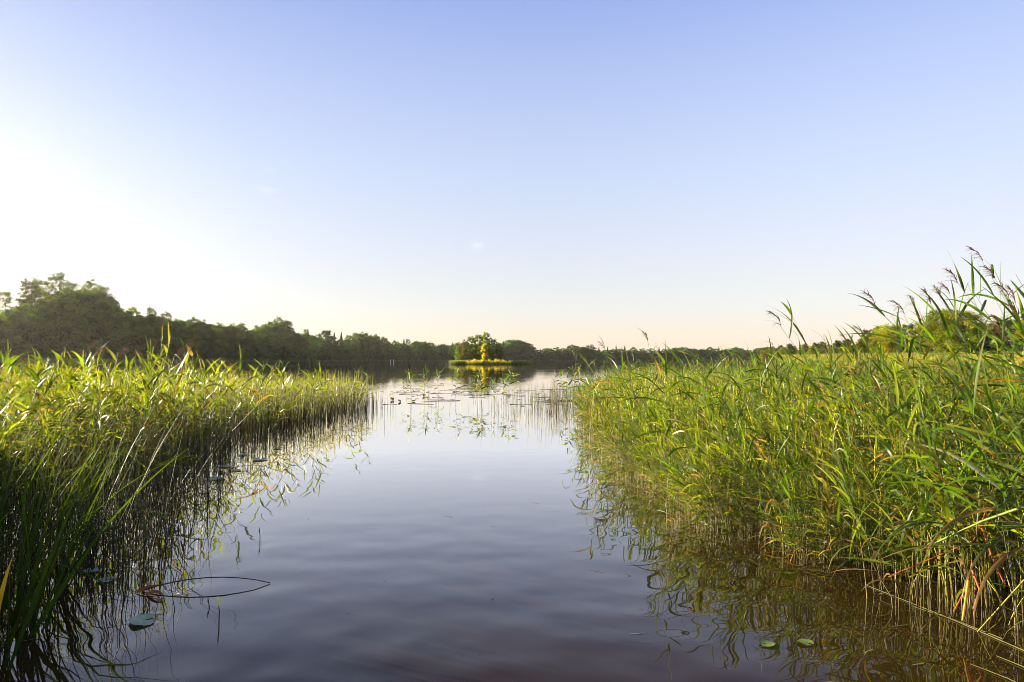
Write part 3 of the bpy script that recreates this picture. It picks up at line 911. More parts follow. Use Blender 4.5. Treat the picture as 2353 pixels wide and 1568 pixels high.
def build_beds():
    rg = np.random.default_rng(101)
    # ---- right bed, leafy reed
    B, e = poisson_bed(15000, 3.0, 22, right_edge, 1, 16, rg, 1.0, jag=0.5)
    d = np.hypot(B[:, 0], B[:, 1])
    n = len(B)
    h = (0.85 + 0.52 * rg.uniform(0, 1, n) ** 1.7) * np.clip(0.78 + 0.25 * e, 0.62, 1.05)
    fn = np.clip((B[:, 0] / B[:, 1] - 0.35) / 0.35, 0, 1)
    h *= np.interp(B[:, 0] / B[:, 1], [0.25, 0.38, 0.5, 0.6], [0.86, 0.92, 1.02, 0.98])
    h *= np.where(B[:, 1] < 4.6, np.interp(B[:, 1], [3, 3.6, 4.6], [0.55, 0.75, 1.0]), 1)
    h *= clump(B)
    laz = math.pi + rg.normal(size=n) * 0.8
    lean = np.abs(rg.normal(0.24, 0.2, n)) + 0.25 * np.exp(-e / 0.3) * rg.uniform(0, 1, n)
    near = d < 9
    for m, kw in ((near, dict(nl=9, ll=0.33, lw=0.019, K=5, SK=6, srad=0.0030)), (~near, dict(nl=7, ll=0.34, lw=0.020, K=3, SK=4, srad=0.0038))):
        i = np.where(m)[0]
        bed(B[i], h[i], laz[i], lean[i], rg, 62 if m is near else 12, 'leafy green reed crowded', 'right bank', plume_p=0.015, edge=e[i], wind=WIND, dry=0.06, yellow=0.42, t0=0.28, pb=34, **kw)
    # short leafy shoots that fill the foot of the bed down to the water
    y = 4.1 + 12 * rg.uniform(0, 1, 1700) ** 1.3
    e = np.abs(rg.normal(0.15, 0.45, 1700))
    x = right_edge(y) + 0.25 * np.sin(y * 3.1) + 0.15 * np.sin(y * 7.7 + 1) + e - 0.05
    B = np.stack([x, y, np.full(1700, -0.03)], 1)
    r = reed_arrays(B, rg.uniform(0.25, 0.7, 1700), math.pi + rg.normal(size=1700) * 1.0, np.abs(rg.normal(0.35, 0.25, 1700)), rg, nl=7, ll=0.22, lw=0.011, t0=0.12, K=4, SK=4, srad=0.0024, dry=0.1, yellow=0.4, wind=WIND)
    emit(BED, r, np.arange(1700))
    # ---- left bed, leafy reed
    B, e = poisson_bed(8500, 2.5, 17.5, left_edge, -1, 14, rg, 1.0, extra=4.0)
    q = B[:, 0] / B[:, 1]
    k = (q < -0.40) & ((B[:, 1] > 6.2 + 1.0 * np.sin(B[:, 0] * 2.0)) | (q < -0.85)) & (rg.uniform(size=len(B)) < np.interp(q, [-0.6, -0.42], [1, 0.25]))
    B, e = B[k], e[k]
    # loose leafy reeds that stand among the rushes
    yy = rg.uniform(8.5, 18, 170); ee = rg.uniform(0.0, 3.0, 170)
    xx = left_edge(yy) - ee
    B = np.concatenate([B, np.stack([xx, yy, np.full(170, -0.03)], 1)]); e = np.concatenate([e, ee])
    n = len(B)
    h = (0.68 + 0.48 * rg.uniform(0, 1, n) ** 1.6) * np.clip(0.8 + 0.22 * e, 0.7, 1.0) * clump(B)
    laz = rg.uniform(0, 6.28, n)
    lean = np.abs(rg.normal(0.12, 0.10, n))
    bed(B, h, laz, lean, rg, 32, 'backlit yellow-green reed crowded', 'left bank', plume_p=0.02, edge=e, nl=7, ll=0.34, lw=0.024, K=4, SK=4, dry=0.06, yellow=0.6, t0=0.5)


build_beds()


# ---- rushes: thin leafless stems
def rush_arrays(base, h, rg, srad=0.0030, K=4, lean=0.07, dark=1.0):
    n = len(base)
    s = np.linspace(0, 1, K + 1)
    az = rg.uniform(0, 6.28, n); ln = np.abs(rg.normal(0, lean, n))
    P = np.zeros((n, K + 1, 3))
    P[..., 0] = base[:, 0:1] + (np.cos(az) * ln * h)[:, None] * s ** 1.6
    P[..., 1] = base[:, 1:2] + (np.sin(az) * ln * h)[:, None] * s ** 1.6
    P[..., 2] = base[:, 2:3] + h[:, None] * s
    V, F = tubes(P, (srad * rg.uniform(0.7, 1.3, n))[:, None] * np.maximum(0.12, 1 - 0.9 * s ** 2)[None], 3)
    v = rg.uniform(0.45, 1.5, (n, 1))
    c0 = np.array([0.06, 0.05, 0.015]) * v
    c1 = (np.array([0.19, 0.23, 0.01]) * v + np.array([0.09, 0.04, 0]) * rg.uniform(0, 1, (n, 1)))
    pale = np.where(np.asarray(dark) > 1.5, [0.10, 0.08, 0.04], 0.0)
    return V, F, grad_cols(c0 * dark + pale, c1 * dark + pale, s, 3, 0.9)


def build_rushes():
    rg = np.random.default_rng(55)
    parts = []

    def patch(B, h, n_ind, label, group, **kw):
        V, F, c = rush_arrays(B, h, rg, **kw)
        d = np.hypot(B[:, 0], B[:, 1])
        sc = h / d * rg.uniform(0.7, 1.3, len(B))
        sc[np.abs(B[:, 0] / B[:, 1]) > 0.78] = 0
        ind = np.argsort(-sc)[:n_ind]
        m = np.ones(len(B), bool); m[ind] = False
        parts.append((V[m], F, c[m], 0))
        for i in ind:
            o = mk('rush', [(V[i][None], F, c[i][None], 0)], [M_RUSH], None, B[i])
            tall = 'tall' if h[i] > 0.85 else 'short' if h[i] < 0.6 else 'middling'
            px = 1176 + FPX * B[i][0] / B[i][1]
            w = ('near the left edge' if px < 150 else ('among the left foreground blades' if B[i][1] < 7.6 else 'behind the left foreground blades') if px < 330 else ('outermost of the foreground' if B[i][1] < 7.6 else 'at the near end of the rush bed') if px < 480 else
                 'at the left part of the rush bed' if px < 600 else 'at the middle of the rush bed' if px < 720 else 'toward the tip of the rush bed' if px < 1000 else place(B[i], 'right bank'))
            dx = V[i][-3:, 0].mean() - V[i][:3, 0].mean()
            tall += ' left leaning' if dx < -0.06 else ' right leaning' if dx > 0.06 else ' upright'
            tag(o, f"{tall} {label} {w}", 'rush', f"{tall} {group} {w}")
    # the left rush bed, tall tip towards the channel
    B, e = poisson_bed(13000, 7.6, 21.5, left_edge, -1, 6.5, rg, 0.9, jag=0.6)
    n = len(B)
    thin = rg.uniform(size=n) < np.clip(0.12 + e * 0.9, 0, 1) * np.interp(B[:, 1], [7.6, 9, 30], [0.25, 1, 1])
    B = B[thin]; n = len(B)
    h = rg.uniform(0.55, 0.97, n) * clump(B)
    patch(B, h, 190, 'thin yellow-green rush stem', 'rushes in the left bank bed', srad=0.0046)
    # sparse stems at the left, shade put into their colour by darkening
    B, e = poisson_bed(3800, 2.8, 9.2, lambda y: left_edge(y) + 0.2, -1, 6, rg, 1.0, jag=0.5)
    patch(B, rg.uniform(0.35, 1.05, len(B)), 60, 'thin shade-darkened rush stem in the water', 'rushes in the left foreground water', lean=0.3, dark=0.35)
    # among the right reeds
    B, e = poisson_bed(30000, 3.2, 18, right_edge, 1, 12, rg, 0.9, jag=0.25)
    n = len(B)
    h = rg.uniform(0.35, 1.15, n) * np.clip(0.6 + 0.5 * e, 0.5, 1.0) * np.interp(B[:, 1], [3, 4.5], [0.6, 1])
    patch(B, h, 50, 'pale rush stem', 'rushes at the foot of the right bank reeds', lean=0.3, dark=rg.uniform(0.8, 1.9, (len(B), 1)))
    # scattered in the channel at the right bed's far tip
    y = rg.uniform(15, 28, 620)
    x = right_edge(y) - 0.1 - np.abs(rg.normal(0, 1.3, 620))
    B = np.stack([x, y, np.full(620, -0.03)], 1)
    patch(B, rg.uniform(0.25, 0.75, 620), 0, 'x', 'x', srad=0.005, dark=0.45)  # darkened colour stands in for backlit silhouettes
    o = mk('rush_bed', parts, [M_RUSH])
    tag(o, 'dense mass of thin rush stems standing in the shallows of both banks', 'rushes', None, 'stuff')


build_rushes()
parts = [(V, F, c, 0) for V, F, c in BED['stem']] + [(V, F, c, 1) for V, F, c in BED['leaf']] + [(V, F, c, 2) for V, F, c in BED['plume']]
tag(mk('reed_bed', parts, [M_STEM, M_LEAF, M_PLUME]), 'dense mass of leafy reeds filling both banks', 'reeds', None, 'stuff')


# ------------------------------------------------------------------ tall reeds that stand out
def _ord(k):
    k += 1
    return f"{k}{'th' if 10 < k % 100 < 14 else {1: 'st', 2: 'nd', 3: 'rd'}.get(k % 10, 'th')}"


def heroes():
    # (top px, top row, depth, lean, lean azimuth deg (180 = left), plume, label)
    H = [(2262, 560, 5.0, 0.34, 180, 1, 'tallest reed of the right bank, purple plume highest against the sky'),
         (2203, 612, 5.1, 0.42, 180, 1, 'plumed reed leaning left just below the tallest one'),
         (2140, 660, 5.2, 0.35, 185, 1, 'plumed reed with a broad feathery head left of the tallest'),
         (2163, 650, 5.6, 0.38, 178, 1, 'plumed reed whose head touches its left neighbour at the right bank'),
         (2080, 688, 5.4, 0.30, 180, 1, 'reddish plumed reed bending left over the round trees'),
         (2012, 668, 5.5, 0.52, 180, 1, 'long leaning reed with a left pointing leaf against open sky'),
         (1986, 742, 6.0, 0.22, 178, 1, 'short plumed reed left of the long leaning one'),
         (1795, 712, 5.4, 0.38, 180, 1, 'lone plumed reed with a tall upright leaf in mid right sky'),
         (1812, 700, 5.5, 0.30, 182, 0, 'leafy reed beside the lone plumed reed in mid right sky'),
         (1770, 780, 7.0, 0.20, 180, 0, 'slim reed just left of the lone plumed reed'),
         (1488, 758, 8.5, 0.12, 175, 1, 'lone reed with spreading leaves rising in the middle of the bed'),
         (1388, 784, 11, 0.12, 180, 1, 'small plumed reed near the left tip of the right bank bed'),
         (1325, 800, 13, 0.08, 0, 1, 'first plumed reed at the left tip of the right bank bed'),
         (1410, 806, 10, 0.15, 180, 0, 'bright leafy reed right of the tip plumes'),
         (1345, 812, 13, 0.05, 180, 0, 'upright leafy reed at the left tip of the bed'),
         (2320, 640, 4.5, 0.33, 180, 1, 'plumed reed near the right edge of the photo, upper one'),
         (2300, 715, 4.6, 0.38, 178, 1, 'plumed reed near the right edge, lower one'),
         (2340, 620, 4.6, 0.28, 172, 0, 'broad leafed reed cut by the right edge of the photo'),
         (2225, 640, 4.9, 0.22, 178, 0, 'reed with upright dark leaves right of the leaning pair'),
         (2180, 700, 5.0, 0.30, 183, 0, 'leafy reed crossing in front of the big round tree'),
         (2255, 690, 4.7, 0.36, 180, 0, 'leafy reed in front of the sky gap right of the round tree'),
         (2110, 700, 5.5, 0.26, 178, 0, 'reed with dark sword leaves left of the big round tree'),
         (2130, 745, 4.9, 0.35, 182, 0, 'leafy reed over the left flank of the big round tree'),
         (2060, 770, 5.2, 0.30, 180, 0, 'reed over the sunlit tree tops with down curved leaves'),
         (1935, 790, 6.2, 0.25, 180, 0, 'leafy reed over the low row of sunlit trees'),
         (1880, 800, 6.0, 0.20, 180, 0, 'leafy reed right of the lone plumed one'),
         (1840, 790, 6.5, 0.20, 180, 0, 'thin reed right beside the lone plumed one'),
         (1700, 800, 7.2, 0.15, 180, 0, 'leafy reed halfway between the two lone plumed reeds'),
         (1610, 812, 7.6, 0.15, 178, 0, 'leafy reed poking over the far water in mid bed'),
         (1560, 815, 8.5, 0.12, 182, 0, 'reed right of the lone spreading reed'),
         (1440, 818, 9.5, 0.12, 180, 0, 'reed left of the lone spreading reed'),
         (2350, 760, 4.2, 0.30, 180, 0, 'wide leafed reed at the right edge below the plumes'),
         (2280, 800, 4.3, 0.35, 180, 0, 'wide leafed reed low before the right edge'),
         (2200, 830, 4.4, 0.32, 178, 0, 'wide leafed reed hanging over the bed at right'),
         (2010, 815, 5.0, 0.28, 180, 0, 'reed with a bright folded leaf under the sunlit trees'),
         # left bank
         (372, 735, 7.8, 0.10, 100, 1, 'tallest reed of the left bank, standing before the dark woods'),
         (425, 780, 7.8, 0.12, 30, 1, 'second reed right of the tallest on the left bank'),
         (340, 790, 7.6, 0.12, 150, 0, 'leafy reed just left of the tallest on the left bank'),
         (198, 780, 7.0, 0.10, 60, 1, 'upright leafed reed at left before the dark woods'),
         (215, 795, 7.2, 0.14, 10, 1, 'plumed reed beside the upright leafed one at left'),
         (145, 790, 7.0, 0.10, 120, 0, 'pair-leafed reed at the left before the woods'),
         (272, 795, 7.4, 0.12, 40, 1, 'reed between the left group and the tallest one'),
         (555, 795, 9.5, 0.15, 90, 1, 'lone reed with long bright leaf above the rush bed'),
         (505, 825, 9.5, 0.12, 20, 0, 'bright leafy reed left of the lone one over the rushes'),
         (460, 825, 9.0, 0.12, 160, 0, 'small leafy reed midway over the left bank reeds'),
         (62, 812, 6.6, 0.45, 170, 1, 'drooping straw-tipped reed at the far left'),
         (20, 815, 6.4, 0.20, 120, 0, 'leafy reed cut by the left edge of the photo'),
         (110, 815, 6.4, 0.20, 60, 0, 'low leafy reed right of the drooping one at far left'),
         (650, 848, 12, 0.15, 20, 0, 'small leafy reed above the rush bed, left part'),
         (735, 850, 13, 0.12, 160, 0, 'small leafy reed above the rush bed, middle part'),
         (822, 850, 15, 0.20, 20, 0, 'arching reed above the right end of the rush bed'),
         (848, 845, 16, 0.30, 10, 1, 'arching reed with drooping head at the rush bed tip'),
         ]
    rg = np.random.default_rng(404)
    for k, (px, py, d) in enumerate([(2290, 600, 4.9), (2335, 655, 4.8), (2240, 655, 5.0), (2185, 640, 5.3), (2105, 672, 5.5), (2050, 715, 5.7), (2215, 705, 5.2), (2310, 740, 4.9), (2155, 735, 5.4), (1950, 765, 6.2),
                                     (2345, 690, 4.5), (2270, 640, 5.2), (1905, 785, 6.4), (1765, 800, 7.0)]):
        H.append((px, py, d, rg.uniform(0.22, 0.5), 180 + rg.normal() * 8, int(k % 3 != 2),
                  ('plumed' if k % 3 != 2 else 'leafy') + f" reed whose tip is {['just right of', 'well right of', 'below', 'left of', 'far left of', 'farthest left of', 'straight below', 'low right of', 'low left of', 'in the low gap left of', 'at the edge right of', 'close under', 'in the far gap left of', 'far away left of'][k]} the tallest plume"))
    for k in range(42):
        px = 1350 + k * 17 + rg.uniform(-8, 8); d = rg.uniform(6, 9) if px > 1500 else rg.uniform(9, 13)
        H.append((px, 846 - rg.uniform(0, 34) - (px - 1350) * 0.02, d, rg.uniform(0.05, 0.35), 180 + rg.normal() * 40, 0, f"leafy reed sticking out of the right bed top, {_ord(k)} from its left tip"))
    for k, (px, py) in enumerate([(352, 770), (392, 765), (405, 795), (438, 790), (330, 805), (418, 775), (190, 800), (232, 790)]):
        H.append((px, py, 7.6 + 0.1 * k, rg.uniform(0.03, 0.15), rg.uniform(0, 360), int(k % 2 == 0), "backlit leafy reed " + ['close left of', 'close right of', 'right of and lower than', 'well right of', 'far left of', 'between the plumes right of', 'in the group far left of', 'in the middle left of'][k] + " the tallest left reed"))
    for k in range(34):
        px = 8 + k * 22 + rg.uniform(-8, 8); d = float(np.interp(px, [0, 400, 800], [6.5, 8.5, 13])) + rg.uniform(0, 1.5)
        H.append((px, float(np.interp(px, [0, 300, 700], [822, 828, 855])) - rg.uniform(-8, 26), d, rg.uniform(0.05, 0.3), rg.uniform(0, 360), 0, f"leafy reed sticking out of the left bed top, {_ord(k)} from the left edge"))
    for k, (nm, lo, hi) in enumerate((('lowest corner', 3.15, 3.5), ('right corner', 3.5, 4.0), ('right foreground', 4.0, 4.6))):
        for q in range(8):
            px = (2380 - 35 * q - rg.uniform(0, 30)) - k * 60
            H.append((px, rg.uniform(860, 1060), rg.uniform(lo, hi), rg.uniform(0.1, 0.5), 180 + rg.normal() * 25, 0,
                      f"near wide-leafed reed of the {nm}, {['first', 'second', 'third', 'fourth', 'fifth', 'sixth', 'seventh', 'eighth'][q]} from the right edge"))
    for i, (px, py, d, lean, laz, pl, lab) in enumerate(H):
        top = at(px, d, py)
        h = top[2] / (1 - 0.16 * lean ** 2)
        if pl: h -= 0.10
        a = R(laz)
        base = np.array([top[0] - math.cos(a) * lean * h, top[1] - math.sin(a) * lean * h, -0.03])
        right = px > 1176
        nl = 8 if d < 7 else 6
        mass = 'sticking out' in lab
        reed_object(base, h, a, lean, 500 + i, lab, plume=bool(pl), split_leaves=not mass, nl=nl, ll=0.50 if right else 0.36, lw=0.026 if right else 0.042, t0=0.42, K=7, SK=10, srad=0.0036,
                    wind=WIND if right and i % 3 else None, side=R(10), dry=0, yellow=0.12 if right else 0.8, fold=0.25, pb=14 if right else 52, tw=1.1)
    # young reeds in the channel
    rg = np.random.default_rng(9)
    ch = [(1021, 845, 22), (1035, 846, 23), (1057, 850, 22), (1096, 846, 21), (1100, 852, 21), (1121, 850, 22), (1154, 846, 21), (1162, 852, 20.5), (1150, 866, 20),
          (1168, 868, 20), (1195, 874, 19), (1212, 872, 19), (1228, 845, 20), (1219, 866, 20), (1274, 858, 21), (1292, 852, 21), (1326, 838, 20), (1330, 845, 19), (1390, 862, 19),
          (934, 850, 22), (945, 862, 20), (975, 858, 23), (1005, 850, 25), (1305, 862, 17), (1245, 858, 22)]
    for i, (px, py, d) in enumerate(ch):
        px = px - 62 if 1100 < px < 1250 else px - 50 if px < 1100 and i < 5 else px
        top = at(px, d, py)
        reed_object([top[0], top[1], -0.03], max(0.4, top[2]), rg.uniform(0, 6.28), rg.uniform(0.02, 0.15), 900 + i,
                    f"young leafy reed standing alone in the channel, " + ['far left cluster', 'below the island', 'right of the island', 'before the right bank tip'][min(3, int((px - 870) / 115))],
                    'young reeds growing in the open channel, ' + ['far left cluster', 'below the island', 'right of the island', 'before the right bank tip'][min(3, int((px - 870) / 115))],
                    split_leaves=False, nl=9, ll=0.36, lw=0.05, t0=0.4, K=4, SK=4, srad=0.009, dry=0, yellow=0.3)


heroes()


# ------------------------------------------------------------------ sedge tufts of the left foreground
def sedges():
    rg = np.random.default_rng(31)
    spots = []
    for i in range(34):
        y = 2.5 + 3.3 * rg.uniform() ** 1.1
        x = left_edge(y) - 0.12 - 0.10 * (y - 2.5) - abs(rg.normal(0.0, 0.75)) * (0.5 + 0.22 * y)
        spots.append((x, y))
    spots += [(-2.15, 2.95), (-2.3, 3.3), (-2.5, 3.5), (-2.55, 3.9)]
    spots.sort(key=lambda q: q[1])
    for i, (x, y) in enumerate(spots):
        b = np.array([x, y, -0.03])
        root = empty('sedge_tuft', b)
        nb = int(rg.integers(6, 12))
        az = rg.normal(R(10), 0.8, nb); p = R(88) - np.abs(rg.normal(0.25, 0.22, nb)); L_ = rg.uniform(0.6, 1.15, nb)
        V, F, s, _ = ribbons(np.repeat(b[None] * 0, nb, 0) + rg.normal(size=(nb, 3)) * [0.03, 0.03, 0], az, p, -np.abs(rg.normal(0.25, 0.3, nb)), L_, rg.uniform(0.008, 0.017, nb) * (1.25 if y < 4 else 1), K=9,
                             twist=rg.uniform(-1.4, 1.4, nb), tw2=rg.normal(size=nb) * 0.8, fold=0.3, prof='blade', cpow=2.0, kink=np.where(rg.uniform(size=nb) < 0.12, 1.2, 0))
        c = np.array([0.018, 0.046, 0.004]) * rg.uniform(0.6, 1.3, (nb, 1))
        cc = grad_cols(c * 0.8, c * 1.3 + [0.03, 0.02, 0], s, 3)
        for k in range(nb):
            mk('blade', [(V[k][None], F, cc[k][None], 0)], [M_SEDGE], root)
        if i == 0: lab, g = 'dark green sedge tuft nearest the camera at the lower left', None
        elif y < 4: lab, g = 'long bladed dark sedge tuft low in the left foreground', 'sedge tufts low in the left foreground'
        else: lab, g = 'long bladed green sedge tuft leaning right before the left reeds', 'sedge tufts before the left reeds'
        if g:
            px = 1176 + FPX * x / y
            w = 'cut by the left edge' if px < 40 else 'beside the yellow blade' if px < 130 else 'left of the orange leaves' if px < 230 else 'above the orange leaves' if px < 340 else 'nearest the open water'
            dense = 'full' if nb > 10 else 'thin' if nb < 9 else 'middling'
            dd = 'lowest' if y < 3.2 else 'low' if y < 4 else 'midway up' if y < 5.2 else 'back'
            lab = f"{dense} sedge tuft, {dd}, {w}"; g = lab.replace(' tuft', ' tufts')
        tag(root, lab, 'sedge', g)


sedges()


# ------------------------------------------------------------------ floating leaves and stalks
def pad(x, y, r, rz, label, group, col, rg, tilt=0.0, z=0.006, name='lily_pad', sx=1.0, roll=0.0):
    n = 22
    a = np.linspace(0.22, 2 * np.pi - 0.22, n)
    rad = np.array([0.0, 0.45, 0.8, 1.0])
    rr, aa = np.meshgrid(rad, a, indexing='ij')
    wob = 1 + 0.05 * np.sin(aa * 5 + rg.uniform(0, 6))
    X = rr * np.cos(aa) * wob * r * sx; Y = rr * np.sin(aa) * wob * r
    Z = 0.02 * r * np.sin(aa * 3 + 1) * rr ** 2 + 0.06 * r * rr ** 3 * (1 + np.sin(aa * 2 + rz)) + roll * r * np.abs(np.sin(aa)) * rr ** 2
    if tilt:
        X, Z = X * math.cos(tilt), Z + X * math.sin(tilt) + r * math.sin(tilt)
    V = np.stack([X * math.cos(rz) - Y * math.sin(rz), X * math.sin(rz) + Y * math.cos(rz), Z], -1).reshape(1, -1, 3)
    c = np.array(col) * (1 + 0.15 * np.sin(aa * 6))[..., None]
    o = mk(name, [(V, strip_faces(3, n), c.reshape(1, -1, 3), 0)], [M_PADM if y > 15 else M_PAD])
    o.location = (x, y, z)
    return tag(o, label, 'lily pad' if name == 'lily_pad' else 'leaf', group)


def bar(name, pts, r0, r1, col, mat, label, cat, group=None, flat=None):
    """a bent stalk as one tube through the points"""
    P = np.array(pts, float)
    k = 4
    t = np.linspace(0, len(P) - 1, (len(P) - 1) * k + 1)
    Q = np.stack([np.interp(t, np.arange(len(P)), P[:, j]) for j in range(3)], 1)
    V, F = tubes(Q[None], np.linspace(r0, r1, len(Q))[None], 5)
    o = mk(name, [(V, F, col, 0)], [mat], None, P[0])
    return tag(o, label, cat, group)


def floating():
    rg = np.random.default_rng(66)
    for i in range(85):
        px = rg.uniform(868, 1300); py = 896 + abs(rg.normal(0, 1)) * 11
        if py > 935: continue
        g = ground(px, py)
        pad(g[0], g[1], rg.uniform(0.05, 0.11), rg.uniform(0, 6.28), 'flat green lily pad floating in the scattered band across the channel', 'lily pads across the channel', (0.06, 0.08, 0.025), rg)
    for px, py, t, lab in [(902, 920, 0.9, 'curled up dark green lily pad, leftmost of the raised three'), (918, 924, 0.7, 'curled up lily pad beside the leftmost raised one'),
                           (951, 923, 0.5, 'brown-green lily pad raised above the water, middle one'), (974, 911, 1.1, 'upright dark lily pad behind the brown-green one')]:
        g = ground(px, py)
        pad(g[0], g[1], 0.06, rg.uniform(3.6, 5.4), lab, None, (0.06, 0.075, 0.015), rg, tilt=t)
    for i in range(42):
        px = rg.uniform(875, 1300); py = 893 + rg.uniform() * 38
        g = ground(px, py); L_ = rg.uniform(0.3, 1.3); a = rg.normal(0, 0.25)
        bar('floating_stalk', [[g[0], g[1], 0.004], [g[0] + L_ / 2 * math.cos(a), g[1] + L_ / 2 * math.sin(a), 0.012], [g[0] + L_ * math.cos(a), g[1] + L_ * math.sin(a), 0.004]],
            0.007, 0.004, (0.05, 0.05, 0.025), M_DRY, 'thin dark reed stalk floating flat across the channel', 'stalk', 'reed stalks floating across the channel')
    # left side pads, pale grey-green
    for px, py, r in [(600, 1056, 0.10), (560, 1045, 0.07), (640, 1030, 0.07), (545, 1080, 0.06), (500, 1100, 0.09), (390, 1145, 0.06), (330, 1160, 0.07), (250, 1210, 0.07), (235, 1190, 0.05), (430, 1085, 0.1),
                      (520, 1072, 0.08), (470, 1130, 0.05), (355, 1080, 0.08), (300, 1110, 0.08), (215, 1310, 0.05)]:
        g = ground(px, py)
        pad(g[0], g[1], r, rg.uniform(0, 6.28), 'pale grey-green lily pad floating among the dark stems at left', 'lily pads among the left stems', (0.20, 0.24, 0.15), rg)
    g = ground(336, 1422)
    pad(g[0], g[1], 0.085, 0.5, 'torn pale green leaf floating alone below the orange leaf', None, (0.26, 0.32, 0.20), rg, name='floating_leaf', sx=0.7)
    g = ground(250, 1330)
    pad(g[0], g[1], 0.05, 0.2, 'small pale pad touching the dark stems at lower left', None, (0.22, 0.28, 0.17), rg)
    for px, py, lab in [(1755, 1474, 'small yellow-green lily pad low right, left one of the two'), (1842, 1471, 'small yellow-green lily pad low right, right one of the two'),
                        (1545, 1160, 'pale pad lying against the right reed edge')]:
        g = ground(px, py)
        pad(g[0], g[1], 0.036, rg.uniform(0, 6), lab, None, (0.13, 0.18, 0.02), rg)
    for px, py in [(1640, 1195), (1665, 1205), (1700, 1195)]:
        g = ground(px, py)
        pad(g[0] - 0.05, g[1] - 0.1, 0.055, rg.uniform(0, 6), 'bright green lily pad at the foot of the right reeds', 'bright lily pads at the foot of the right reeds', (0.13, 0.2, 0.02), rg)
    # rust coloured floating leaves, left
    for px, py, az, lab in [(322, 1358, 0.5, 'rust orange dead leaf on the water, left one'), (345, 1362, -0.4, 'rust orange dead leaf on the water, right one')]:
        g = ground(px, py)
        V, F, s, _ = ribbons(np.array([[0, 0, 0.0]]), [az], [0.5], [-1.0], [0.14], [0.045], K=6, fold=0.5, twist=0.3)
        o = mk('dead_leaf', [(V, F, (0.34, 0.09, 0.02), 0)], [M_DRY]); o.location = (g[0], g[1], 0.004)
        tag(o, lab, 'leaf')
    # the bent stalk whose reflection closes a loop
    a = ground(335, 1354); b = ground(626, 1336)
    pts = []
    for t in np.linspace(0, 1, 9):
        p = a * (1 - t) + b * t
        p = p.copy(); p[2] = 0.004 + 0.052 * math.sin(math.pi * t) ** 0.8
        pts.append(p)
    bar('bent_stalk', pts, 0.004, 0.0025, (0.05, 0.06, 0.02), M_DRY, 'thin dark stalk arching low over the water and closing a loop with its reflection', 'stalk')
    # single stems in the open water at left
    for px, py0, py1, lab in [(510, 1420, 1362, 'short stem with a bright yellow tip standing alone at lower left'), (601, 1240, 1206, 'tiny dark stem standing alone in open water'),
                              (487, 1390, 1365, 'tiny dark blade tip poking out left of the yellow-tipped stem')]:
        g = ground(px, py0); d = g[1]; z = (py0 - py1) / FPX * d
        root = empty('water_stem', (g[0], g[1], -0.02))
        mk('stem', [(*tubes(np.array([[[0, 0, 0], [0.002, 0, z * 0.5], [-0.002, 0, z * 0.75]]]), np.array([[0.003, 0.0028, 0.002]]), 5), (0.06, 0.07, 0.02), 0)], [M_DRY], root)
        mk('tip', [(*tubes(np.array([[[-0.002, 0, z * 0.74], [-0.004, 0, z * 0.85], [-0.006, 0, z + 0.02]]]), np.array([[0.003, 0.0042, 0.0005]]), 5), (0.5, 0.5, 0.03) if '510' in str(px) else (0.06, 0.07, 0.02), 0)], [M_LEAF], root)
        tag(root, lab, 'stem')
    # yellow blade at the left edge
    g0 = at(-2, 2.75, 1425); g1 = at(16, 2.75, 1330)
    v = g1 - g0
    V, F, s, _ = ribbons(np.array([g0 * 0]), [math.atan2(v[1], v[0])], [R(80)], [-0.15], [0.30], [0.024], K=6, fold=0.25, twist=1.5, prof='blade')
    o = mk('yellow_blade', [(V, F, (0.45, 0.27, 0.01), 0)], [M_LEAF]); o.location = g0 - np.array([0, 0, 0.03])
    tag(o, 'broad yellow blade at the left edge of the photo', 'leaf')
    # orange broken reed stalks, right foreground
    def stalk(p, r, col, lab, d, name='broken_reed'):
        pts = [at(px, dd, py) if py < 1000000 else None for px, py, dd in p]
        bar(name, pts, r, r * 0.7, col, M_DRY, lab, 'broken reed')
    OR = (0.48, 0.13, 0.03); YG = (0.33, 0.30, 0.03)
    stalk([(2275, 1120, 3.7), (2262, 1165, 3.65), (2228, 1240, 3.6), (2040, 1318, 3.75)], 0.0045, OR, 'orange broken reed stalk whose top folds down left to the water', 0)
    stalk([(2262, 1165, 3.62), (2190, 1190, 3.7), (2120, 1215, 3.85)], 0.003, OR, 'thin orange stalk folding left from the upper bend', 0)
    stalk([(2245, 1200, 3.5), (2270, 1275, 3.45), (2296, 1335, 3.4)], 0.006, OR, 'wide orange stalk slanting down right', 0)
    stalk([(2225, 1290, 3.4), (2208, 1350, 3.35), (2180, 1400, 3.3)], 0.005, OR, 'orange stalk hanging down left to the water', 0)
    stalk([(2222, 1300, 3.38), (2240, 1350, 3.3), (2225, 1395, 3.25)], 0.006, OR, 'orange stalk hanging down right to the water', 0)
    stalk([(2215, 1330, 3.3), (2200, 1420, 3.22)], 0.007, (0.6, 0.4, 0.03), 'short broad yellow stub at the foot of the orange stalks', 0)
    stalk([(2353, 1320, 3.1), (2340, 1330, 3.1), (2232, 1446, 3.32)], 0.0045, YG, 'yellow stalk slanting from the right edge to the water', 0)
    stalk([(2032, 1322, 4.15), (2080, 1308, 4.1), (2110, 1322, 4.05), (2170, 1345, 4.0)], 0.004, (0.4, 0.3, 0.06), 'straw stalk lying low over the water with a kink', 0)
    stalk([(1950, 1250, 4.4), (1970, 1100, 4.5)], 0.004, (0.3, 0.12, 0.06), 'reddish upright stalk at the bed edge', 0)
    stalk([(1802, 1305, 4.45), (1820, 1262, 4.5), (1862, 1240, 4.55)], 0.0035, (0.5, 0.3, 0.05), 'orange-yellow stalk arching over at the bed edge', 0)
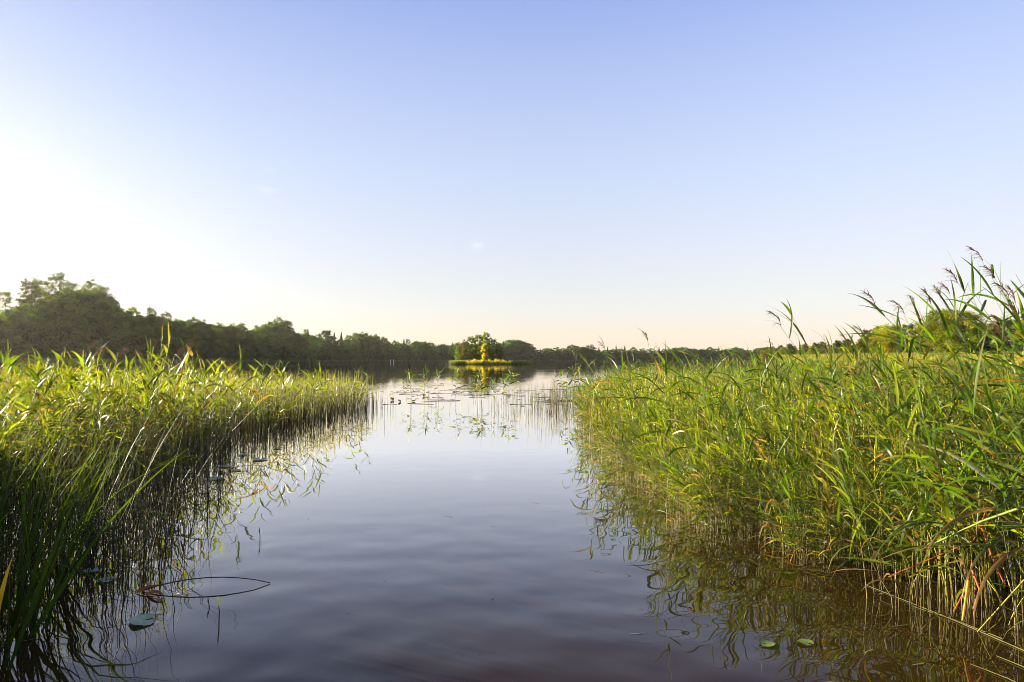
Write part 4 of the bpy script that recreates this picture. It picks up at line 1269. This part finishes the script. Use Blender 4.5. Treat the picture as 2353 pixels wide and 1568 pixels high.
    stalk([(1735, 1020, 5.6), (1800, 1120, 5.3), (1905, 1275, 4.7)], 0.004, (0.35, 0.13, 0.05), 'long reddish stalk slanting through the middle of the right bed', 0)
    stalk([(2353, 1160, 3.0), (2250, 1195, 3.2), (2130, 1250, 3.45)], 0.007, (0.22, 0.30, 0.04), 'broad bright green blade slanting left from the right edge', 0)
    # long pale stalks lying on the water at lower right
    for (x0, y0, x1, y1), lab in [((1980, 1340, 2400, 1515), 'long thin yellow stalk lying on the water, middle one at lower right'),
                                  ((2085, 1388, 2290, 1462), 'shorter yellow stalk lying on the water above the long one'),
                                  ((2275, 1500, 2400, 1560), 'yellow-green stalk lying on the water at the right edge'),
                                  ((2215, 1518, 2400, 1600), 'pale green blade lying on the water in the bottom right corner')]:
        a = ground(x0, y0); b = ground(x1, y1)
        a[2] = 0.003; b[2] = 0.003
        m_ = (a + b) / 2 + np.array([0.01, 0.02, 0.002])
        bar('lying_stalk', [a, m_, b], 0.002, 0.0035, (0.12, 0.11, 0.015), M_DRY, lab, 'stalk')


floating()


def debris():
    """pollen, leaf scraps and broken reed bits drifting on the water"""
    rg = np.random.default_rng(12)
    n = 900
    y = 2.6 + 14 * rg.uniform(0, 1, n) ** 1.6
    side = rg.uniform(size=n)
    xl = left_edge(y) + np.abs(rg.normal(0, 0.45, n)) - 0.4
    xr = right_edge(y) - np.abs(rg.normal(0, 0.5, n)) + 0.4
    xm = xl + (xr - xl) * rg.uniform(0, 1, n)
    x = np.where(side < 0.42, xl, np.where(side < 0.84, xr, xm))
    P = np.stack([x, y, np.full(n, 0.003)], 1)
    L_ = np.where(rg.uniform(size=n) < 0.12, rg.uniform(0.03, 0.14, n), rg.uniform(0.003, 0.012, n))
    V, F, s_, _ = ribbons(P, rg.uniform(0, 6.28, n), 0.0, 0.0, L_, np.minimum(0.008, L_ * 0.7), K=2, azc=rg.normal(size=n) * 0.6, prof='blade')
    c = np.array([0.16, 0.14, 0.06]) * rg.uniform(0.4, 2.0, (n, 1))
    tag(mk('floating_debris', [(V, F, grad_cols(c, c, s_, 2), 0)], [M_DRY]), 'tiny scraps of reed and leaf drifting on the water', 'debris', None, 'stuff')


debris()


# two pale posts on the far shore
def posts():
    for px, lab in ((897, 'tiny white marker post on the far shore, left one'), (904, 'tiny white marker post on the far shore, right one')):
        d = shore_depth(px) - 18
        p = at(px, d)
        V, F = tubes(np.array([[[0, 0, -0.5], [0, 0, 1.3], [0, 0, 2.2], [0, 0, 2.3]]]), np.array([[0.3, 0.3, 0.27, 0.05]]), 10)
        o = mk('marker_post', [(V, F, (0.75, 0.75, 0.72), 0)], [M_BARK]); o.location = (p[0], p[1], 0)
        tag(o, lab, 'post')


posts()
print('trees', TREE_N[0], 'reeds', COUNT)


def haze():
    m = bpy.data.materials.new('haze_air'); m.use_nodes = True
    nt = m.node_tree; nt.nodes.clear()
    out = N(nt, 'ShaderNodeOutputMaterial')
    v = N(nt, 'ShaderNodeVolumePrincipled')
    v.inputs['Color'].default_value = (1.0, 0.95, 0.86, 1)
    v.inputs['Density'].default_value = 0.00007
    v.inputs['Anisotropy'].default_value = 0.7
    nt.links.new(v.outputs[0], out.inputs['Volume'])
    x0, x1, y0, y1, z0, z1 = -1500, 1500, -200, 1500, -4, 60
    V = np.array([[[x0, y0, z0], [x1, y0, z0], [x1, y1, z0], [x0, y1, z0], [x0, y0, z1], [x1, y0, z1], [x1, y1, z1], [x0, y1, z1]]], float)
    F = np.array([[0, 3, 2, 1], [4, 5, 6, 7], [0, 1, 5, 4], [1, 2, 6, 5], [2, 3, 7, 6], [3, 0, 4, 7]])
    tag(mk('haze', [(V, F, (1, 1, 1), 0)], [m]), 'thin warm evening haze over the lake', 'haze', None, 'stuff')


haze()
